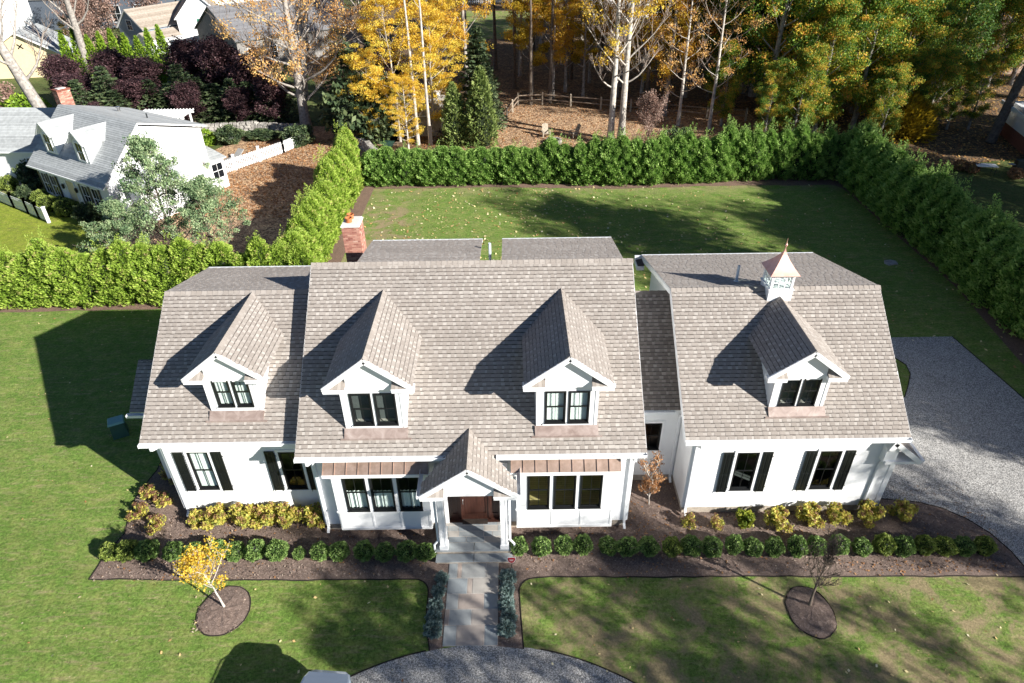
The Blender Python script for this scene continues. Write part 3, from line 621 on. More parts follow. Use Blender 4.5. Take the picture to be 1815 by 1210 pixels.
# windows on the ground floor
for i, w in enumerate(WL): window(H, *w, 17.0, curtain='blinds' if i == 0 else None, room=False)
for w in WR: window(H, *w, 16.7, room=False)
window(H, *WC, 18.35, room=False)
shutter(H, -11.73, -11.39, 1.26, 3.12, 17.0); shutter(H, -10.41, -10.06, 1.26, 3.12, 17.0); shutter(H, -8.58, -8.24, 1.24, 3.1, 17.0); shutter(H, -7.26, -6.94, 1.24, 3.1, 17.0)
shutter(H, 7.17, 7.51, 1.15, 3.04, 16.7); shutter(H, 8.53, 8.85, 1.15, 3.04, 16.7); shutter(H, 10.0, 10.34, 1.18, 3.06, 16.7); shutter(H, 11.34, 11.66, 1.18, 3.06, 16.7)
# rooms behind the glass
def room(x0, x1, y0, y1, z0, z1, fl='wood_floor', wl='room_wall', ops=()):
    r = MB().mat(fl); r.poly([(x0, y0, z0), (x1, y0, z0), (x1, y1, z0), (x0, y1, z0)]); r.mat(wl)
    r.poly([(x0, y1, z0), (x1, y1, z0), (x1, y1, z1), (x0, y1, z1)]); r.poly([(x0, y0, z0), (x0, y1, z0), (x0, y1, z1), (x0, y0, z1)]); r.poly([(x1, y0, z0), (x1, y0, z1), (x1, y1, z1), (x1, y1, z0)]); r.poly([(x0, y0, z1), (x0, y1, z1), (x1, y1, z1), (x1, y0, z1)])
    return r.build('interior', H)
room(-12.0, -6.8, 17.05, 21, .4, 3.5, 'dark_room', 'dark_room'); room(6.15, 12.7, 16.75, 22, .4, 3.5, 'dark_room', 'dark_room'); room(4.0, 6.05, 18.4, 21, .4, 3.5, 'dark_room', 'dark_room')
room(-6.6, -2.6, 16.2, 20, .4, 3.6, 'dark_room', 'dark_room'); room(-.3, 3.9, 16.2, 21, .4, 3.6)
# bays
def bay(x0, x1, wins, cur):
    z0, zt, yf = .42, 3.28, 15.8; b = MB().mat('white_trim'); xs = [x0]+[v for w in wins for v in (w[0], w[1])]+[x1]; zl, zh = 1.37, 3.1
    b.box(x0, x1, yf, yf+.03, z0, zl); b.box(x0, x1, yf, yf+.03, zh, zt)
    for i in range(0, len(xs), 2): b.box(xs[i], xs[i+1], yf, yf+.03, zl, zh)
    b.box(x0, x0+.03, yf+.03, 16.15, z0, zt); b.box(x1-.03, x1, yf+.03, 16.15, z0, zt); b.box(x0, x1, yf, 16.3, z0-.03, z0)
    for xx in (x0+.03, x0+(x1-x0)*.36, x0+(x1-x0)*.66, x1-.09): b.box(xx, xx+.06, yf-.014, yf, z0+.10, zl-.12)
    b.box(x0, x1, yf-.016, yf, z0, z0+.10); b.box(x0, x1, yf-.016, yf, zl-.12, zl-.05); b.box(x0-.03, x1+.03, yf-.05, yf, zl-.05, zl)
    bo = b.build('bay', H)
    for w in wins: window(H, w[0], w[1], zl, zh, yf+.01, case=0, curtain=cur, room=False)
    # standing seam copper roof, pan by pan
    X0, X1 = x0-.17, x1+.10; ya, za, yb, zb = 15.58, 3.30, 16.12, 3.78; n = 9; rf = MB().mat('white_trim'); rf.box(X0, X1, ya+.02, 16.14, 3.20, 3.28); rf.box(X0-.02, X1+.02, ya-.02, ya+.02, 3.17, 3.295)
    rf.prism([(X0+.01, ya+.02, 3.28), (X0+.01, 16.12, 3.28), (X0+.01, 16.12, 3.76)], (X1-X0-.02, 0, 0)); ro = rf.build('bay_roof', H)
    V = slope_unit(ya, za, yb, zb); Nn = Vector((1, 0, 0)).cross(V); pw = (X1-X0)/n
    for i in range(n):
        a, c = X0+pw*i, X0+pw*(i+1); p = MB().mat('copper_roof'); P = [Vector((a+.002, ya, za)), Vector((c-.002, ya, za)), Vector((c-.002, yb, zb)), Vector((a+.002, yb, zb))]
        p.hexa([*P, *[q+Nn*.012 for q in P]]); p.hexa([P[0]+Nn*.012, P[0]+Nn*.012+Vector((.012, 0, 0)), P[3]+Nn*.012+Vector((.012, 0, 0)), P[3]+Nn*.012, P[0]+Nn*.045, P[0]+Nn*.045+Vector((.012, 0, 0)), P[3]+Nn*.045+Vector((.012, 0, 0)), P[3]+Nn*.045])
        p.build('copper_panel', ro)
bay(-6.06, -2.88, ((-5.70, -4.94), (-4.81, -4.04), (-3.90, -3.13)), 'half'); bay(.07, 3.40, ((.45, 1.20), (1.33, 2.08), (2.21, 2.96)), None)

# gabled dormers and the porch gable
def gable(cx, yf, half, zt, zr, yback, plane, seed, parent=H, slabth=.09, mat='shingle'):
    """two roof slopes whose ridge runs back along +y, with rake boards, returns and a gable panel at yf"""
    yo = yf-.30; s0, z0p, k = plane       # main roof plane z = z0p + k (y - s0)
    yv_e = s0+(zt-z0p)/k+.12; yv_r = s0+(zr-z0p)/k+.12; out = []
    sl = Vector((half, 0, zt-zr)); L = sl.length
    for sgn in (-1, 1):
        V = Vector((-sgn*half, 0, zr-zt)).normalized()
        if sgn < 0: O = Vector((cx-half, yv_r, zt)); Uv = Vector((0, -1, 0)); poly = [(yv_r-yv_e, 0), (yv_r-yo, 0), (yv_r-yo, L), (0, L)]; pts = [(cx-half, yv_e, zt), (cx-half, yo, zt), (cx, yo, zr), (cx, yv_r, zr)]
        else: O = Vector((cx+half, yo, zt)); Uv = Vector((0, 1, 0)); poly = [(0, 0), (yv_e-yo, 0), (yv_r-yo, L), (0, L)]; pts = [(cx+half, yo, zt), (cx+half, yv_e, zt), (cx, yv_r, zr), (cx, yo, zr)]
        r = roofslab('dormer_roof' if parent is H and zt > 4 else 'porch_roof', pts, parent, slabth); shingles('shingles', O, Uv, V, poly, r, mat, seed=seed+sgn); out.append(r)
    caps(out[1], (cx, yo-.01, zr), (cx, yv_r-.15, zr), (-half, 0, zt-zr), (half, 0, zt-zr), w=.13)
    t = MB().mat('white_trim'); dz = .0
    for sgn in (-1, 1):
        a, b = Vector((cx+sgn*(half+.01), yo+.015, zt-.10)), Vector((cx, yo+.015, zr-.10)); t.beam(a, b, .05, .17, (0, 0, 1)); t.beam(a+Vector((0, -.022, .05)), b+Vector((0, -.022, .05)), .03, .06, (0, 0, 1))
        # boxed return at the foot of the rake, with its little pent roof
        xi = cx+sgn*half*.52; xo = cx+sgn*(half+.03); xa, xb = min(xi, xo), max(xi, xo)
        t.box(xa, xb, yo+.0, yf-.002, zt-.24, zt-.12); t.box(xa-.012, xb+.012, yo-.02, yf-.002, zt-.12, zt-.085)
        # inner face between rake and return
    t.prism([(cx-half*.52, yo+.19, zt-.24), (cx+half*.52, yo+.19, zt-.24), (cx+half*.52, yo+.19, zr-.16-(zr-zt)*.52), (cx, yo+.19, zr-.16), (cx-half*.52, yo+.19, zr-.16-(zr-zt)*.52)], (0, .11-.002, 0))
    t.prism([(cx-half+.05, yf-.02, zt-.10), (cx+half-.05, yf-.02, zt-.10), (cx, yf-.02, zr-.12)], (0, .06, 0))
    g = t.build('gable', parent)
    for sgn in (-1, 1):
        s = MB().mat(mat); xi = cx+sgn*half*.52; xo = cx+sgn*(half-.10)
        for q in range(5):
            a = xi+(xo-xi)*q/5; c = xi+(xo-xi)*(q+1)/5; s.tv = (.2, .75, .3, .6, .1)[q]; s.hexa([(min(a, c)+.002, yo+.0, zt-.084), (max(a, c)-.002, yo+.0, zt-.084), (max(a, c)-.002, yf-.03, zt-.06), (min(a, c)+.002, yf-.03, zt-.06), (min(a, c)+.002, yo+.0, zt-.07), (max(a, c)-.002, yo+.0, zt-.07), (max(a, c)-.002, yf-.03, zt+.08), (min(a, c)+.002, yf-.03, zt+.08)])
        s.build('return_roof', g, kind='stuff')
    return out
def dormer(cx, hw, yf, half, zt, zr, zone, wins, z0w, z1w, cur, seed):
    ye, ze, yr, zrr = zone; k = (zrr-ze)/(yr-ye); plane = (ye, ze, k); zb = ze+k*(yf-ye)
    gable(cx, yf, half, zt, zr, yr, plane, seed)
    d = MB().mat('white_trim'); xs = [cx-hw]+[v for w in wins for v in w]+[cx+hw]; y1 = yf+.04
    d.box(cx-hw, cx+hw, yf, y1, zb-.1, z0w); d.box(cx-hw, cx+hw, yf, y1, z1w, zt-.05)
    for i in range(0, len(xs), 2): d.box(xs[i], xs[i+1], yf, y1, z0w, z1w)
    d.box(cx-hw, cx-hw+.1, yf-.018, yf, zb, zt-.24); d.box(cx+hw-.1, cx+hw, yf-.018, yf, zb, zt-.24); d.box(cx-hw+.1, cx+hw-.1, yf-.016, yf, zt-.36, zt-.24); d.box(wins[0][0]-.06, wins[-1][1]+.06, yf-.04, yf, z0w-.06, z0w-.01)
    d.build('dormer_wall', H)
    yt = ye+(zt-ze)/k
    siding('siding', (cx-hw, yt, 0), (0, -1, 0), [(0, zt-.02), (yt-yf, zb-.02), (yt-yf, zt-.02)], H); siding('siding', (cx+hw, yf, 0), (0, 1, 0), [(0, zb-.02), (yt-yf, zt-.02), (0, zt-.02)], H)
    for w in wins: window(H, w[0], w[1], z0w, z1w, yf+.01, case=0, curtain=cur, depth=.24)
    V = Vector((0, 1, k)).normalized(); Nn = Vector((1, 0, 0)).cross(V); f = MB().mat('flashing')
    P = [Vector((cx-hw-.04, yf-.28, ze+k*(yf-.28-ye))), Vector((cx+hw+.04, yf-.28, ze+k*(yf-.28-ye))), Vector((cx+hw+.04, yf, zb)), Vector((cx-hw-.04, yf, zb))]
    f.hexa([*P, P[0]+Nn*.035, P[1]+Nn*.035, P[2]+Nn*.10, P[3]+Nn*.10]); f.box(cx-hw-.16, cx+hw+.16, yf-.31, yf-.275, ze+k*(yf-.30-ye)+.01, ze+k*(yf-.30-ye)+.065); f.build('flashing', H)
dormer(-9.21, .86, 17.3, 1.28, 6.23, 7.22, LZ, ((-9.78, -9.23), (-9.14, -8.60)), 4.83, 6.02, 'blinds', 21)
dormer(-4.42, .98, 16.38, 1.37, 6.49, 7.56, MZ, ((-5.13, -4.45), (-4.36, -3.68)), 4.74, 6.04, None, 31)
dormer(1.72, .98, 16.38, 1.37, 6.49, 7.54, MZ, ((1.01, 1.68), (1.76, 2.43)), 4.72, 6.02, 'blinds', 41)
dormer(9.42, .90, 17.17, 1.25, 6.08, 7.04, RZ, ((8.80, 9.37), (9.46, 10.03)), 4.62, 5.84, None, 51)
# porch
gable(-1.42, 14.80, 1.50, 3.44, 4.56, 0, (MZ[0], MZ[1], (MZ[3]-MZ[1])/(MZ[2]-MZ[0])), 61)
b = MB().mat('white_trim'); b.box(-2.62, -2.36, 14.82, 16.0, 3.06, 3.34); b.box(-.48, -.22, 14.82, 16.0, 3.06, 3.34); b.box(-2.36, -.48, 14.82, 15.06, 3.06, 3.34); b.box(-2.36, -.48, 15.06, 16.14, 3.30, 3.34); b.build('porch_beam', H)
for x in (-2.41, -.35):
    b = MB().mat('white_trim'); b.box(x-.115, x+.115, 14.93, 15.16, .34, 3.06); b.box(x-.145, x+.145, 14.90, 15.19, .34, .56); b.box(x-.14, x+.14, 14.905, 15.185, 2.90, 3.06)
    for sx in (-1, 1): b.box(x+sx*.085-.03, x+sx*.085+.03, 14.918, 14.93, .56, 2.90)
    b.build('porch_column', H)
    b = MB().mat('white_trim'); b.box(x-.1, x+.1, 16.08, 16.14, .34, 3.06); b.build('pilaster', H)
for x, yy in ((-2.93, 1), (.09, 1)):       # side gutters and porch downspouts
    b = MB().mat('gutter_white'); s = -1 if x < -1 else 1; xa, xb = min(x, x+s*.12), max(x, x+s*.12)
    b.box(xa, xb, 14.52, 15.78, 3.30, 3.315); b.box(xa if s < 0 else xb-.012, xa+.012 if s < 0 else xb, 14.52, 15.78, 3.315, 3.42); b.box(xa, xb, 14.50, 14.52, 3.30, 3.42); b.build('gutter', H)
    b = MB().mat('gutter_white'); cxn = x+s*.05; xp = -2.60 if s < 0 else -.16
    b.tube([(cxn, 14.62, 3.3), (cxn, 14.66, 3.18), (xp, 15.02, 2.95), (xp, 15.02, .72), (xp+s*.14, 14.98, .55), (xp+s*.14, 14.95, .1)], .042, 8); b.build('downspout', H)
pf = MB().mat('foundation'); pf.box(-2.66, -.12, 14.92, 16.4, -.05, .30); pfo = pf.build('porch_floor', H)
st = MB().mat('foundation'); st.box(-2.66, -.12, 14.62, 14.92, -.05, .135); sto = st.build('porch_step', H)
for x0, x1 in ((-2.70, -1.40), (-1.40, -.08)):
    slab(pfo, x0, x1, 14.87, 15.22, .30, .355, random.random()*.4); slab(sto, x0, x1, 14.56, 14.90, .135, .185, random.random()*.4)
for y0, y1, xs in ((15.22, 15.48, (-2.66, -2.30, -1.68, -1.05, -.12)), (15.48, 15.72, (-2.66, -2.32, -1.95, -1.08, -.78, -.12)), (15.72, 15.97, (-2.66, -2.34, -1.98, -1.08, -.6, -.12)), (15.97, 16.22, (-2.66, -2.05, -1.78, -1.48, -1.1, -.6, -.12)), (16.22, 16.4, (-2.66, -1.8, -1.2, -.5, -.12))):
    for i in range(len(xs)-1): slab(pfo, xs[i], xs[i+1], y0, y1, .30, .352, random.choice((.0, .1, .25, .4, .5, .62)))
b = MB().mat('mortar'); b.box(-2.66, -.12, 15.2, 16.39, .301, .342); b.build('mortar_bed', pfo)
# front door with sidelights
d = MB().mat('mahogany'); yd = 16.30
for a, c, e, f in ((-2.33, -2.25, .36, 2.9), (-.54, -.46, .36, 2.9), (-2.25, -.54, 2.8, 2.9), (-1.95, -1.87, .36, 2.8), (-.92, -.84, .36, 2.8), (-2.33, -.46, .355, .40)): d.box(a, c, yd-.05, yd+.06, e, f)
d.box(-2.33, -.46, 16.1, 16.29, .345, .36); do = d.build('front_door', H)
for a, c, nn in ((-2.25, -1.95, 1), (-1.87, -.92, 3), (-.84, -.54, 1)):
    b = MB().mat('mahogany'); q = .09 if nn == 3 else .05
    for e, f, g, h_ in ((a, a+q, .40, 2.8), (c-q, c, .40, 2.8), (a+q, c-q, .40, .62), (a+q, c-q, 1.65, 1.78), (a+q, c-q, 2.68, 2.8)): b.box(e, f, yd-.02, yd+.03, g, h_)
    b.box(a+q, c-q, yd+.005, yd+.02, .62, 1.65); b.box(a+q+.04, c-q-.04, yd-.008, yd+.005, .68, 1.59)
    for i in range(1, nn): xx = a+q+(c-a-2*q)*i/nn; b.box(xx-.02, xx+.02, yd-.015, yd+.03, 1.78, 2.68)
    dd = b.build('door_leaf' if nn == 3 else 'sidelight', do)
    g = MB().mat('window_glass'); g.poly([(a+q, yd+.01, 1.78), (c-q, yd+.01, 1.78), (c-q, yd+.01, 2.68), (a+q, yd+.01, 2.68)]); g.build('door_glass', do)
b = MB().mat('chrome'); b.tube([(-1.80, yd-.03, 1.35), (-1.80, yd-.07, 1.32), (-1.80, yd-.07, 1.15), (-1.80, yd-.03, 1.12)], .012, 6); b.build('door_handle', do)
b = MB().mat('dark_wood'); b.box(-1.85, -.95, 16.02, 16.27, .353, .366); b.build('doormat', H)
b = MB().mat('white_trim'); b.box(-2.45, -2.33, 16.1, 16.34, .34, 3.0); b.box(-.46, -.34, 16.1, 16.34, .34, 3.0); b.box(-2.33, -.46, 16.1, 16.34, 2.9, 3.0); b.build('door_casing', H)
# chimney with brick courses
ch = MB().mat('mortar'); ch.box(-6.98+.012, -6.27-.012, 25.55+.012, 26.45-.012, 0, 7.52); cho = ch.build('chimney', H); bk = MB().mat('brick'); z = 0; k = 0
def bricks(bk, x0, x1, y0, y1, z0, z1, bl=.20, bh=.057, g=.011):
    z = z0; k = 0
    while z < z1-.02:
        for ax, (a, b_) in ((0, (x0, x1)), (1, (y0, y1))):
            u = a+(.0 if k % 2 else -bl/2)
            while u < b_-.02:
                p, q = max(u, a), min(u+bl-g, b_); u += bl
                if q-p < .03: continue
                for side in (0, 1):
                    bk.tv = min(1, max(0, random.gauss(.45, .25))); e = random.uniform(0, .004)
                    if ax == 0: bk.box(p, q, (y0-e) if side == 0 else y1-.02, y0+.02 if side == 0 else y1+e, z+g/2, min(z+bh+g/2, z1))
                    else: bk.box((x0-e) if side == 0 else x1-.02, x0+.02 if side == 0 else x1+e, p, q, z+g/2, min(z+bh+g/2, z1))
        z += bh+g; k += 1
bricks(bk, -6.98, -6.27, 25.55, 26.45, 3.9, 7.52); bk.build('brick_courses', cho, kind='stuff')
b = MB().mat('cement_cap'); b.hexa([(-7.02, 25.5, 7.52), (-6.23, 25.5, 7.52), (-6.23, 26.5, 7.52), (-7.02, 26.5, 7.52), (-6.96, 25.58, 7.62), (-6.29, 25.58, 7.62), (-6.29, 26.42, 7.62), (-6.96, 26.42, 7.62)]); b.build('chimney_cap', cho)
for y in (25.83, 26.2):
    b = MB().mat('terracotta'); b.lathe((-6.70, y, 7.6), [(.13, 0), (.13, .16), (.155, .17), (.155, .22), (.125, .22), (.11, .18), (.11, .05)], 14); b.build('chimney_pot', cho, smooth=False)
# cupola
c0, c1, cy0, cy1 = 8.99, 9.82, 20.22, 21.08; b = MB().mat('white_trim'); b.box(c0, c1, cy0, cy1, 6.6, 7.28); b.box(c0-.03, c1+.03, cy0-.03, cy1+.03, 7.28, 7.34)
for x in (c0+.02, c1-.10):
    for y in (cy0+.02, cy1-.10): b.box(x, x+.08, y, y+.08, 7.34, 7.88)
b.box(c0+.01, c1-.01, cy0+.01, cy1-.01, 7.80, 7.90); cu = b.build('cupola', H)
def cup_win(p, q, dirv):   # 3x2 lights between p and q
    m = MB().mat('white_trim'); p, q = Vector(p), Vector(q); d = (q-p); Zv = Vector((0, 0, 1))
    for i in range(4): m.beam(p+d*i/3, p+d*i/3+Zv*.46, .028, .028)
    for zz in (.0, .23, .46): m.beam(p+Zv*zz, q+Zv*zz, .028, .028)
    m.build('cupola_sash', cu)
    for i in range(3):
        for j in range(2):
            g = MB().mat('window_glass'); a = p+d*(i/3+.03)+Zv*(.23*j+.016); c = p+d*((i+1)/3-.03)+Zv*(.23*j+.214); g.poly([a, (c.x, c.y, a.z), c, (a.x, a.y, c.z)]); g.build('cupola_pane', cu)
e = .10; cup_win((c0+e, cy0+.05, 7.34), (c1-e, cy0+.05, 7.34), 0); cup_win((c0+e, cy1-.05, 7.34), (c1-e, cy1-.05, 7.34), 0); cup_win((c0+.05, cy0+e, 7.34), (c0+.05, cy1-e, 7.34), 0); cup_win((c1-.05, cy0+e, 7.34), (c1-.05, cy1-e, 7.34), 0)
b = MB().mat('copper_bright'); prof = []
for i in range(9): f = i/8; prof.append((.50*(1-f)**1.45+.012, .80*f))
mx, my = (c0+c1)/2, (cy0+cy1)/2
for i in range(8):
    (ra, za), (rb, zb) = prof[i], prof[i+1]; ca = [(mx+sx*ra, my+sy*ra*1.04, 7.90+za) for sx, sy in ((-1, -1), (1, -1), (1, 1), (-1, 1))]; cb = [(mx+sx*rb, my+sy*rb*1.04, 7.90+zb) for sx, sy in ((-1, -1), (1, -1), (1, 1), (-1, 1))]
    for j in range(4): b.poly([ca[j], ca[(j+1) % 4], cb[(j+1) % 4], cb[j]])
b.box(mx-.5, mx+.5, my-.52, my+.52, 7.88, 7.903); b.build('cupola_roof', cu)
b = MB().mat('copper_bright'); b.lathe((mx, my, 8.68), [(.012, 0), (.02, .04), (.012, .08), (.040, .12), (.050, .155), (.040, .19), (.012, .21), (.022, .235), (.012, .26), (.008, .34), (.002, .42)], 10); b.build('finial', cu, smooth=True)
# plumbing vents
for x, y, z0, z1 in ((-.78, 22.6, 6.6, 8.12), (8.26, 21.5, 6.9, 7.62)):
    b = MB().mat('pvc_white'); b.lathe((x, y, z0), [(.05, 0), (.05, z1-z0), (.04, z1-z0), (.04, z1-z0-.1)], 12)
    if x > 0: b.lathe((x, y, 6.93), [(.13, 0), (.10, .05), (.055, .08)], 12)
    b.build('vent_pipe', H)
# little entry gable on the garage side
b = MB().mat('white_paint'); b.box(12.75, 13.32, 16.85, 18.2, .1, 2.75); b.mat('white_trim'); b.box(13.16, 13.34, 16.83, 16.87, .1, 2.75); b.build('side_entry', H)
r = roofslab('side_roof', [(13.78, 16.35, 2.82), (13.78, 18.5, 2.82), (12.76, 18.5, 3.66), (12.76, 16.35, 3.66)], H, .08)
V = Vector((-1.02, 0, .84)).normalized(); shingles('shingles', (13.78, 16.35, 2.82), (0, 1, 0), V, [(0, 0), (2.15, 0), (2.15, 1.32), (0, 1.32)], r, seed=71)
b = MB().mat('white_trim'); b.beam((13.80, 16.36, 2.72), (12.70, 16.36, 3.62), .05, .17, (0, 0, 1)); b.beam((12.62, 16.36, 3.30), (12.74, 16.36, 3.62), .05, .2, (0, 0, 1)); b.box(12.6, 13.82, 16.36, 16.84, 2.66, 2.78); b.prism([(12.54, 16.42, 2.7), (12.95, 16.42, 2.7), (12.95, 16.42, 3.36), (12.76, 16.42, 3.52), (12.54, 16.42, 3.30)], (0, .27, 0)); b.box(13.8, 13.9, 16.35, 18.5, 2.74, 2.84); b.build('side_gable', H)
b = MB().mat('gutter_white'); b.tube([(12.62, 16.5, 2.75), (12.60, 16.64, 2.4), (12.60, 16.64, .3), (12.60, 16.5, .12)], .042, 8); b.build('downspout', H)
# bump-out with its own low roof on the shaded left end
b = MB().mat('white_paint'); b.box(-13.3, -12.09, 18.45, 20.6, .3, 3.85); b.prism([(-13.3, 18.45, 3.8), (-13.3, 20.8, 3.8), (-13.3, 19.62, 4.95)], (1.2, 0, 0)); b.build('bump_out', H)
V = slope_unit(18.1, 3.98, 19.65, 5.14); r = roofslab('roof', [(-13.44, 18.1, 3.98), (-12.09, 18.1, 3.98), (-12.09, 19.65, 5.14), (-13.44, 19.65, 5.14)], H, .1)
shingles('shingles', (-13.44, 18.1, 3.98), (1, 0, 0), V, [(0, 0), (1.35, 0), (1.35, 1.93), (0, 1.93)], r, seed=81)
roofslab('roof', [(-12.09, 21.2, 3.98), (-13.44, 21.2, 3.98), (-13.44, 19.65, 5.14), (-12.09, 19.65, 5.14)], H, .1); gutter(H, -13.5, -12.1, 18.08, 3.95)

# ---------------- plants: builders ----------------
def add(name, me, parent, **k): return link(name, me, parent, **k)
def proto(name): o = bpy.data.objects.new(name, None); COL.objects.link(o); return o
def core(name, prof, mat, n=10, lump=.12):     # dark woody heart of a dense shrub
    mb = MB().mat(mat); rings = []
    for i, (r, z) in enumerate(prof): rings.append([(r*(1+random.uniform(-lump, lump))*math.cos(2*math.pi*k/n), r*(1+random.uniform(-lump, lump))*math.sin(2*math.pi*k/n), z) for k in range(n)])
    for i in range(len(rings)-1):
        for k in range(n): mb.poly([rings[i][k], rings[i][(k+1) % n], rings[i+1][(k+1) % n], rings[i+1][k]])
    mb.poly(rings[-1]); return mb
def arbor_mesh(H_, Rr, nfr, mat, size=.24, tips=3, kpow=3.0):
    """feathery sprays of scale foliage over an upright column, leaders at the top"""
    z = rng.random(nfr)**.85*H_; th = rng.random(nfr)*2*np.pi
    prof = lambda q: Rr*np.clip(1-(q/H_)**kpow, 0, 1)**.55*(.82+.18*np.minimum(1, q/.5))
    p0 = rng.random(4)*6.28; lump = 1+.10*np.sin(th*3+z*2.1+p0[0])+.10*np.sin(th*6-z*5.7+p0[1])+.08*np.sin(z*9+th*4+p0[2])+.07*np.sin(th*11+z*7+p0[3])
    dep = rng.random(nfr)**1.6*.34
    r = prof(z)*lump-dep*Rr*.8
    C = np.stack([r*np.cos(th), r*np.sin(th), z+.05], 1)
    D = np.stack([np.cos(th), np.sin(th), .55+.5*rng.random(nfr)], 1)
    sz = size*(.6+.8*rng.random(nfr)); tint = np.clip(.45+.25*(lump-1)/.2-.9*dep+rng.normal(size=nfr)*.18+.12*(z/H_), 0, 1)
    ext = []; tt = []; dd = []; ss = []
    for i in range(tips):
        a = rng.random()*6.28; q = Rr*.55*rng.random(); hh = .35+.6*rng.random(); bx, by = q*math.cos(a), q*math.sin(a); lx, ly = rng.normal()*.12, rng.normal()*.12
        for j in range(int(hh*60)):
            f = rng.random(); w = (1-f)*.20+.02; a2 = rng.random()*6.28
            ext.append((bx+lx*f+w*math.cos(a2), by+ly*f+w*math.sin(a2), H_*.93+hh*f)); dd.append((math.cos(a2), math.sin(a2), 1.0)); tt.append(.55+.3*rng.random()); ss.append(size*.55)
    if ext: C = np.vstack([C, ext]); D = np.vstack([D, dd]); tint = np.r_[tint, tt]; sz = np.r_[sz, ss]
    V, F = leafquads(C, sz, .42, D, .45); return npmesh('foliage', V, F, mat, tint)
def arbor_proto(H_, Rr, n, mat, **k):
    p = proto('arborvitae'); add('foliage', arbor_mesh(H_, Rr, n, mat, **k), p)
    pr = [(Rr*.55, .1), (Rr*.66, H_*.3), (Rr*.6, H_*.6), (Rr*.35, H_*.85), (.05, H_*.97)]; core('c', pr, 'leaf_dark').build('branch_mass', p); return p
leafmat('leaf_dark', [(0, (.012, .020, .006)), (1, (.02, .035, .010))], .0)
def ball_mesh(name, rx, rz, zc, n, size, mat, lumps=.10, tv=.18, asp=.6, out=.8):
    d = rng.normal(size=(n, 3)); d /= np.linalg.norm(d, axis=1)[:, None]; ph = np.arctan2(d[:, 1], d[:, 0])
    l = 1+lumps*np.sin(ph*3+d[:, 2]*4)+lumps*.8*np.sin(ph*6-d[:, 2]*5); dep = rng.random(n)**2*.25
    C = d*np.array([rx, rx, rz])*(l-dep)[:, None]; C[:, 2] += zc; C[:, 2] = np.maximum(C[:, 2], .03)
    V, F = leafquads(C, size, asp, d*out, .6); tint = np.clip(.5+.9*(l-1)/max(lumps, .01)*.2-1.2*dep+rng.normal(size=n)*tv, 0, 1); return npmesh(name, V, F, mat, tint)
# ---- trees ----
class Skel: pass
def skeleton(Ht, tr, cb, spread, nm, seed, upang=40, lean=(0, 0), top=1.0, sec=4, ter=0, wob_=.25, fork=0, shape='oval', curve=.3):
    r_ = random.Random(seed); sk = Skel(); sk.tubes = []; sk.tips = []; P = []; n = 9
    ox = oy = 0
    for i in range(n+1):
        f = i/n; ox += r_.uniform(-wob_, wob_)*.5; oy += r_.uniform(-wob_, wob_)*.5
        P.append(Vector((lean[0]*f*Ht+ox*f, lean[1]*f*Ht+oy*f, f*Ht*top)))
    rad = [tr*(1.25 if i == 0 else 1)*(1-.88*(i/n)**1.1) for i in range(n+1)]; sk.tubes.append((P, rad, 8))
    def at(f): q = f*n; i = min(int(q), n-1); return P[i].lerp(P[i+1], q-i), tr*(1-.88*f**1.1)
    def limb(b, d, L, r, lev, nseg=5):
        pts = [b]; cur = b.copy(); dd = d.normalized()
        for k in range(nseg):
            dd = (dd+Vector((r_.uniform(-1, 1), r_.uniform(-1, 1), r_.uniform(-.4, .7)))*curve*.5+Vector((0, 0, .10))).normalized(); cur = cur+dd*L/nseg; pts.append(cur.copy())
        sk.tubes.append((pts, [max(.012, r*(1-.8*k/nseg)) for k in range(nseg+1)], 5 if lev < 2 else 3))
        return pts, dd
    for m in range(nm):
        f = cb+(1-cb)*(m+r_.random()*.8)/nm; f = min(f, .97); b, r0 = at(f); g = (f-cb)/(1-cb)
        L = spread*{'oval': (.55+.9*math.sin(math.pi*min(1, g*.85+.12))), 'cone': 1.25*(1-g)+.15, 'vase': .5+g}[shape]*r_.uniform(.75, 1.2)*.62
        a = m*2.4+r_.uniform(-.5, .5); ua = R(upang+25*g+r_.uniform(-12, 12)); d = Vector((math.cos(a)*math.cos(ua), math.sin(a)*math.cos(ua), math.sin(ua)))
        pts, dd = limb(b, d, L, max(.02, r0*.34), 1)
        sk.tips.append((pts[-1], 1))
        for q in range(sec):
            t_ = .3+.65*(q+r_.random())/sec; i = min(int(t_*5), 4); bb = pts[i].lerp(pts[i+1], t_*5-i); dv = (dd+Vector((r_.uniform(-1, 1), r_.uniform(-1, 1), r_.uniform(-.3, .8)))*1.0).normalized()
            p2, d2 = limb(bb, dv, L*r_.uniform(.3, .5), r0*.10+.008, 2, 4); sk.tips.append((p2[-1], .8)); sk.tips.append((p2[2], .6))
            for w in range(ter):
                i = r_.randint(1, 3); dv = (d2+Vector((r_.uniform(-1, 1), r_.uniform(-1, 1), r_.uniform(-.6, .8)))*1.0).normalized()
                p3, d3 = limb(p2[i], dv, L*r_.uniform(.15, .28), .014, 3, 3)
                if ter > 2: limb(p3[1], (d3+Vector((r_.uniform(-1, 1), r_.uniform(-1, 1), .3))).normalized(), L*.14, .010, 3, 2)
    return sk
def trunkmesh(sk, mat, parent, twigmat=None, name='trunk', rs=1.0):
    mb = MB().mat(mat)
    for i, (P, rad, n) in enumerate(sk.tubes):
        if twigmat and len(P) <= 5: mb.mat(twigmat)
        else: mb.mat(mat)
        mb.tube(P, [r*rs for r in rad], n, cap=False)
    return mb.build(name, parent, smooth=True)
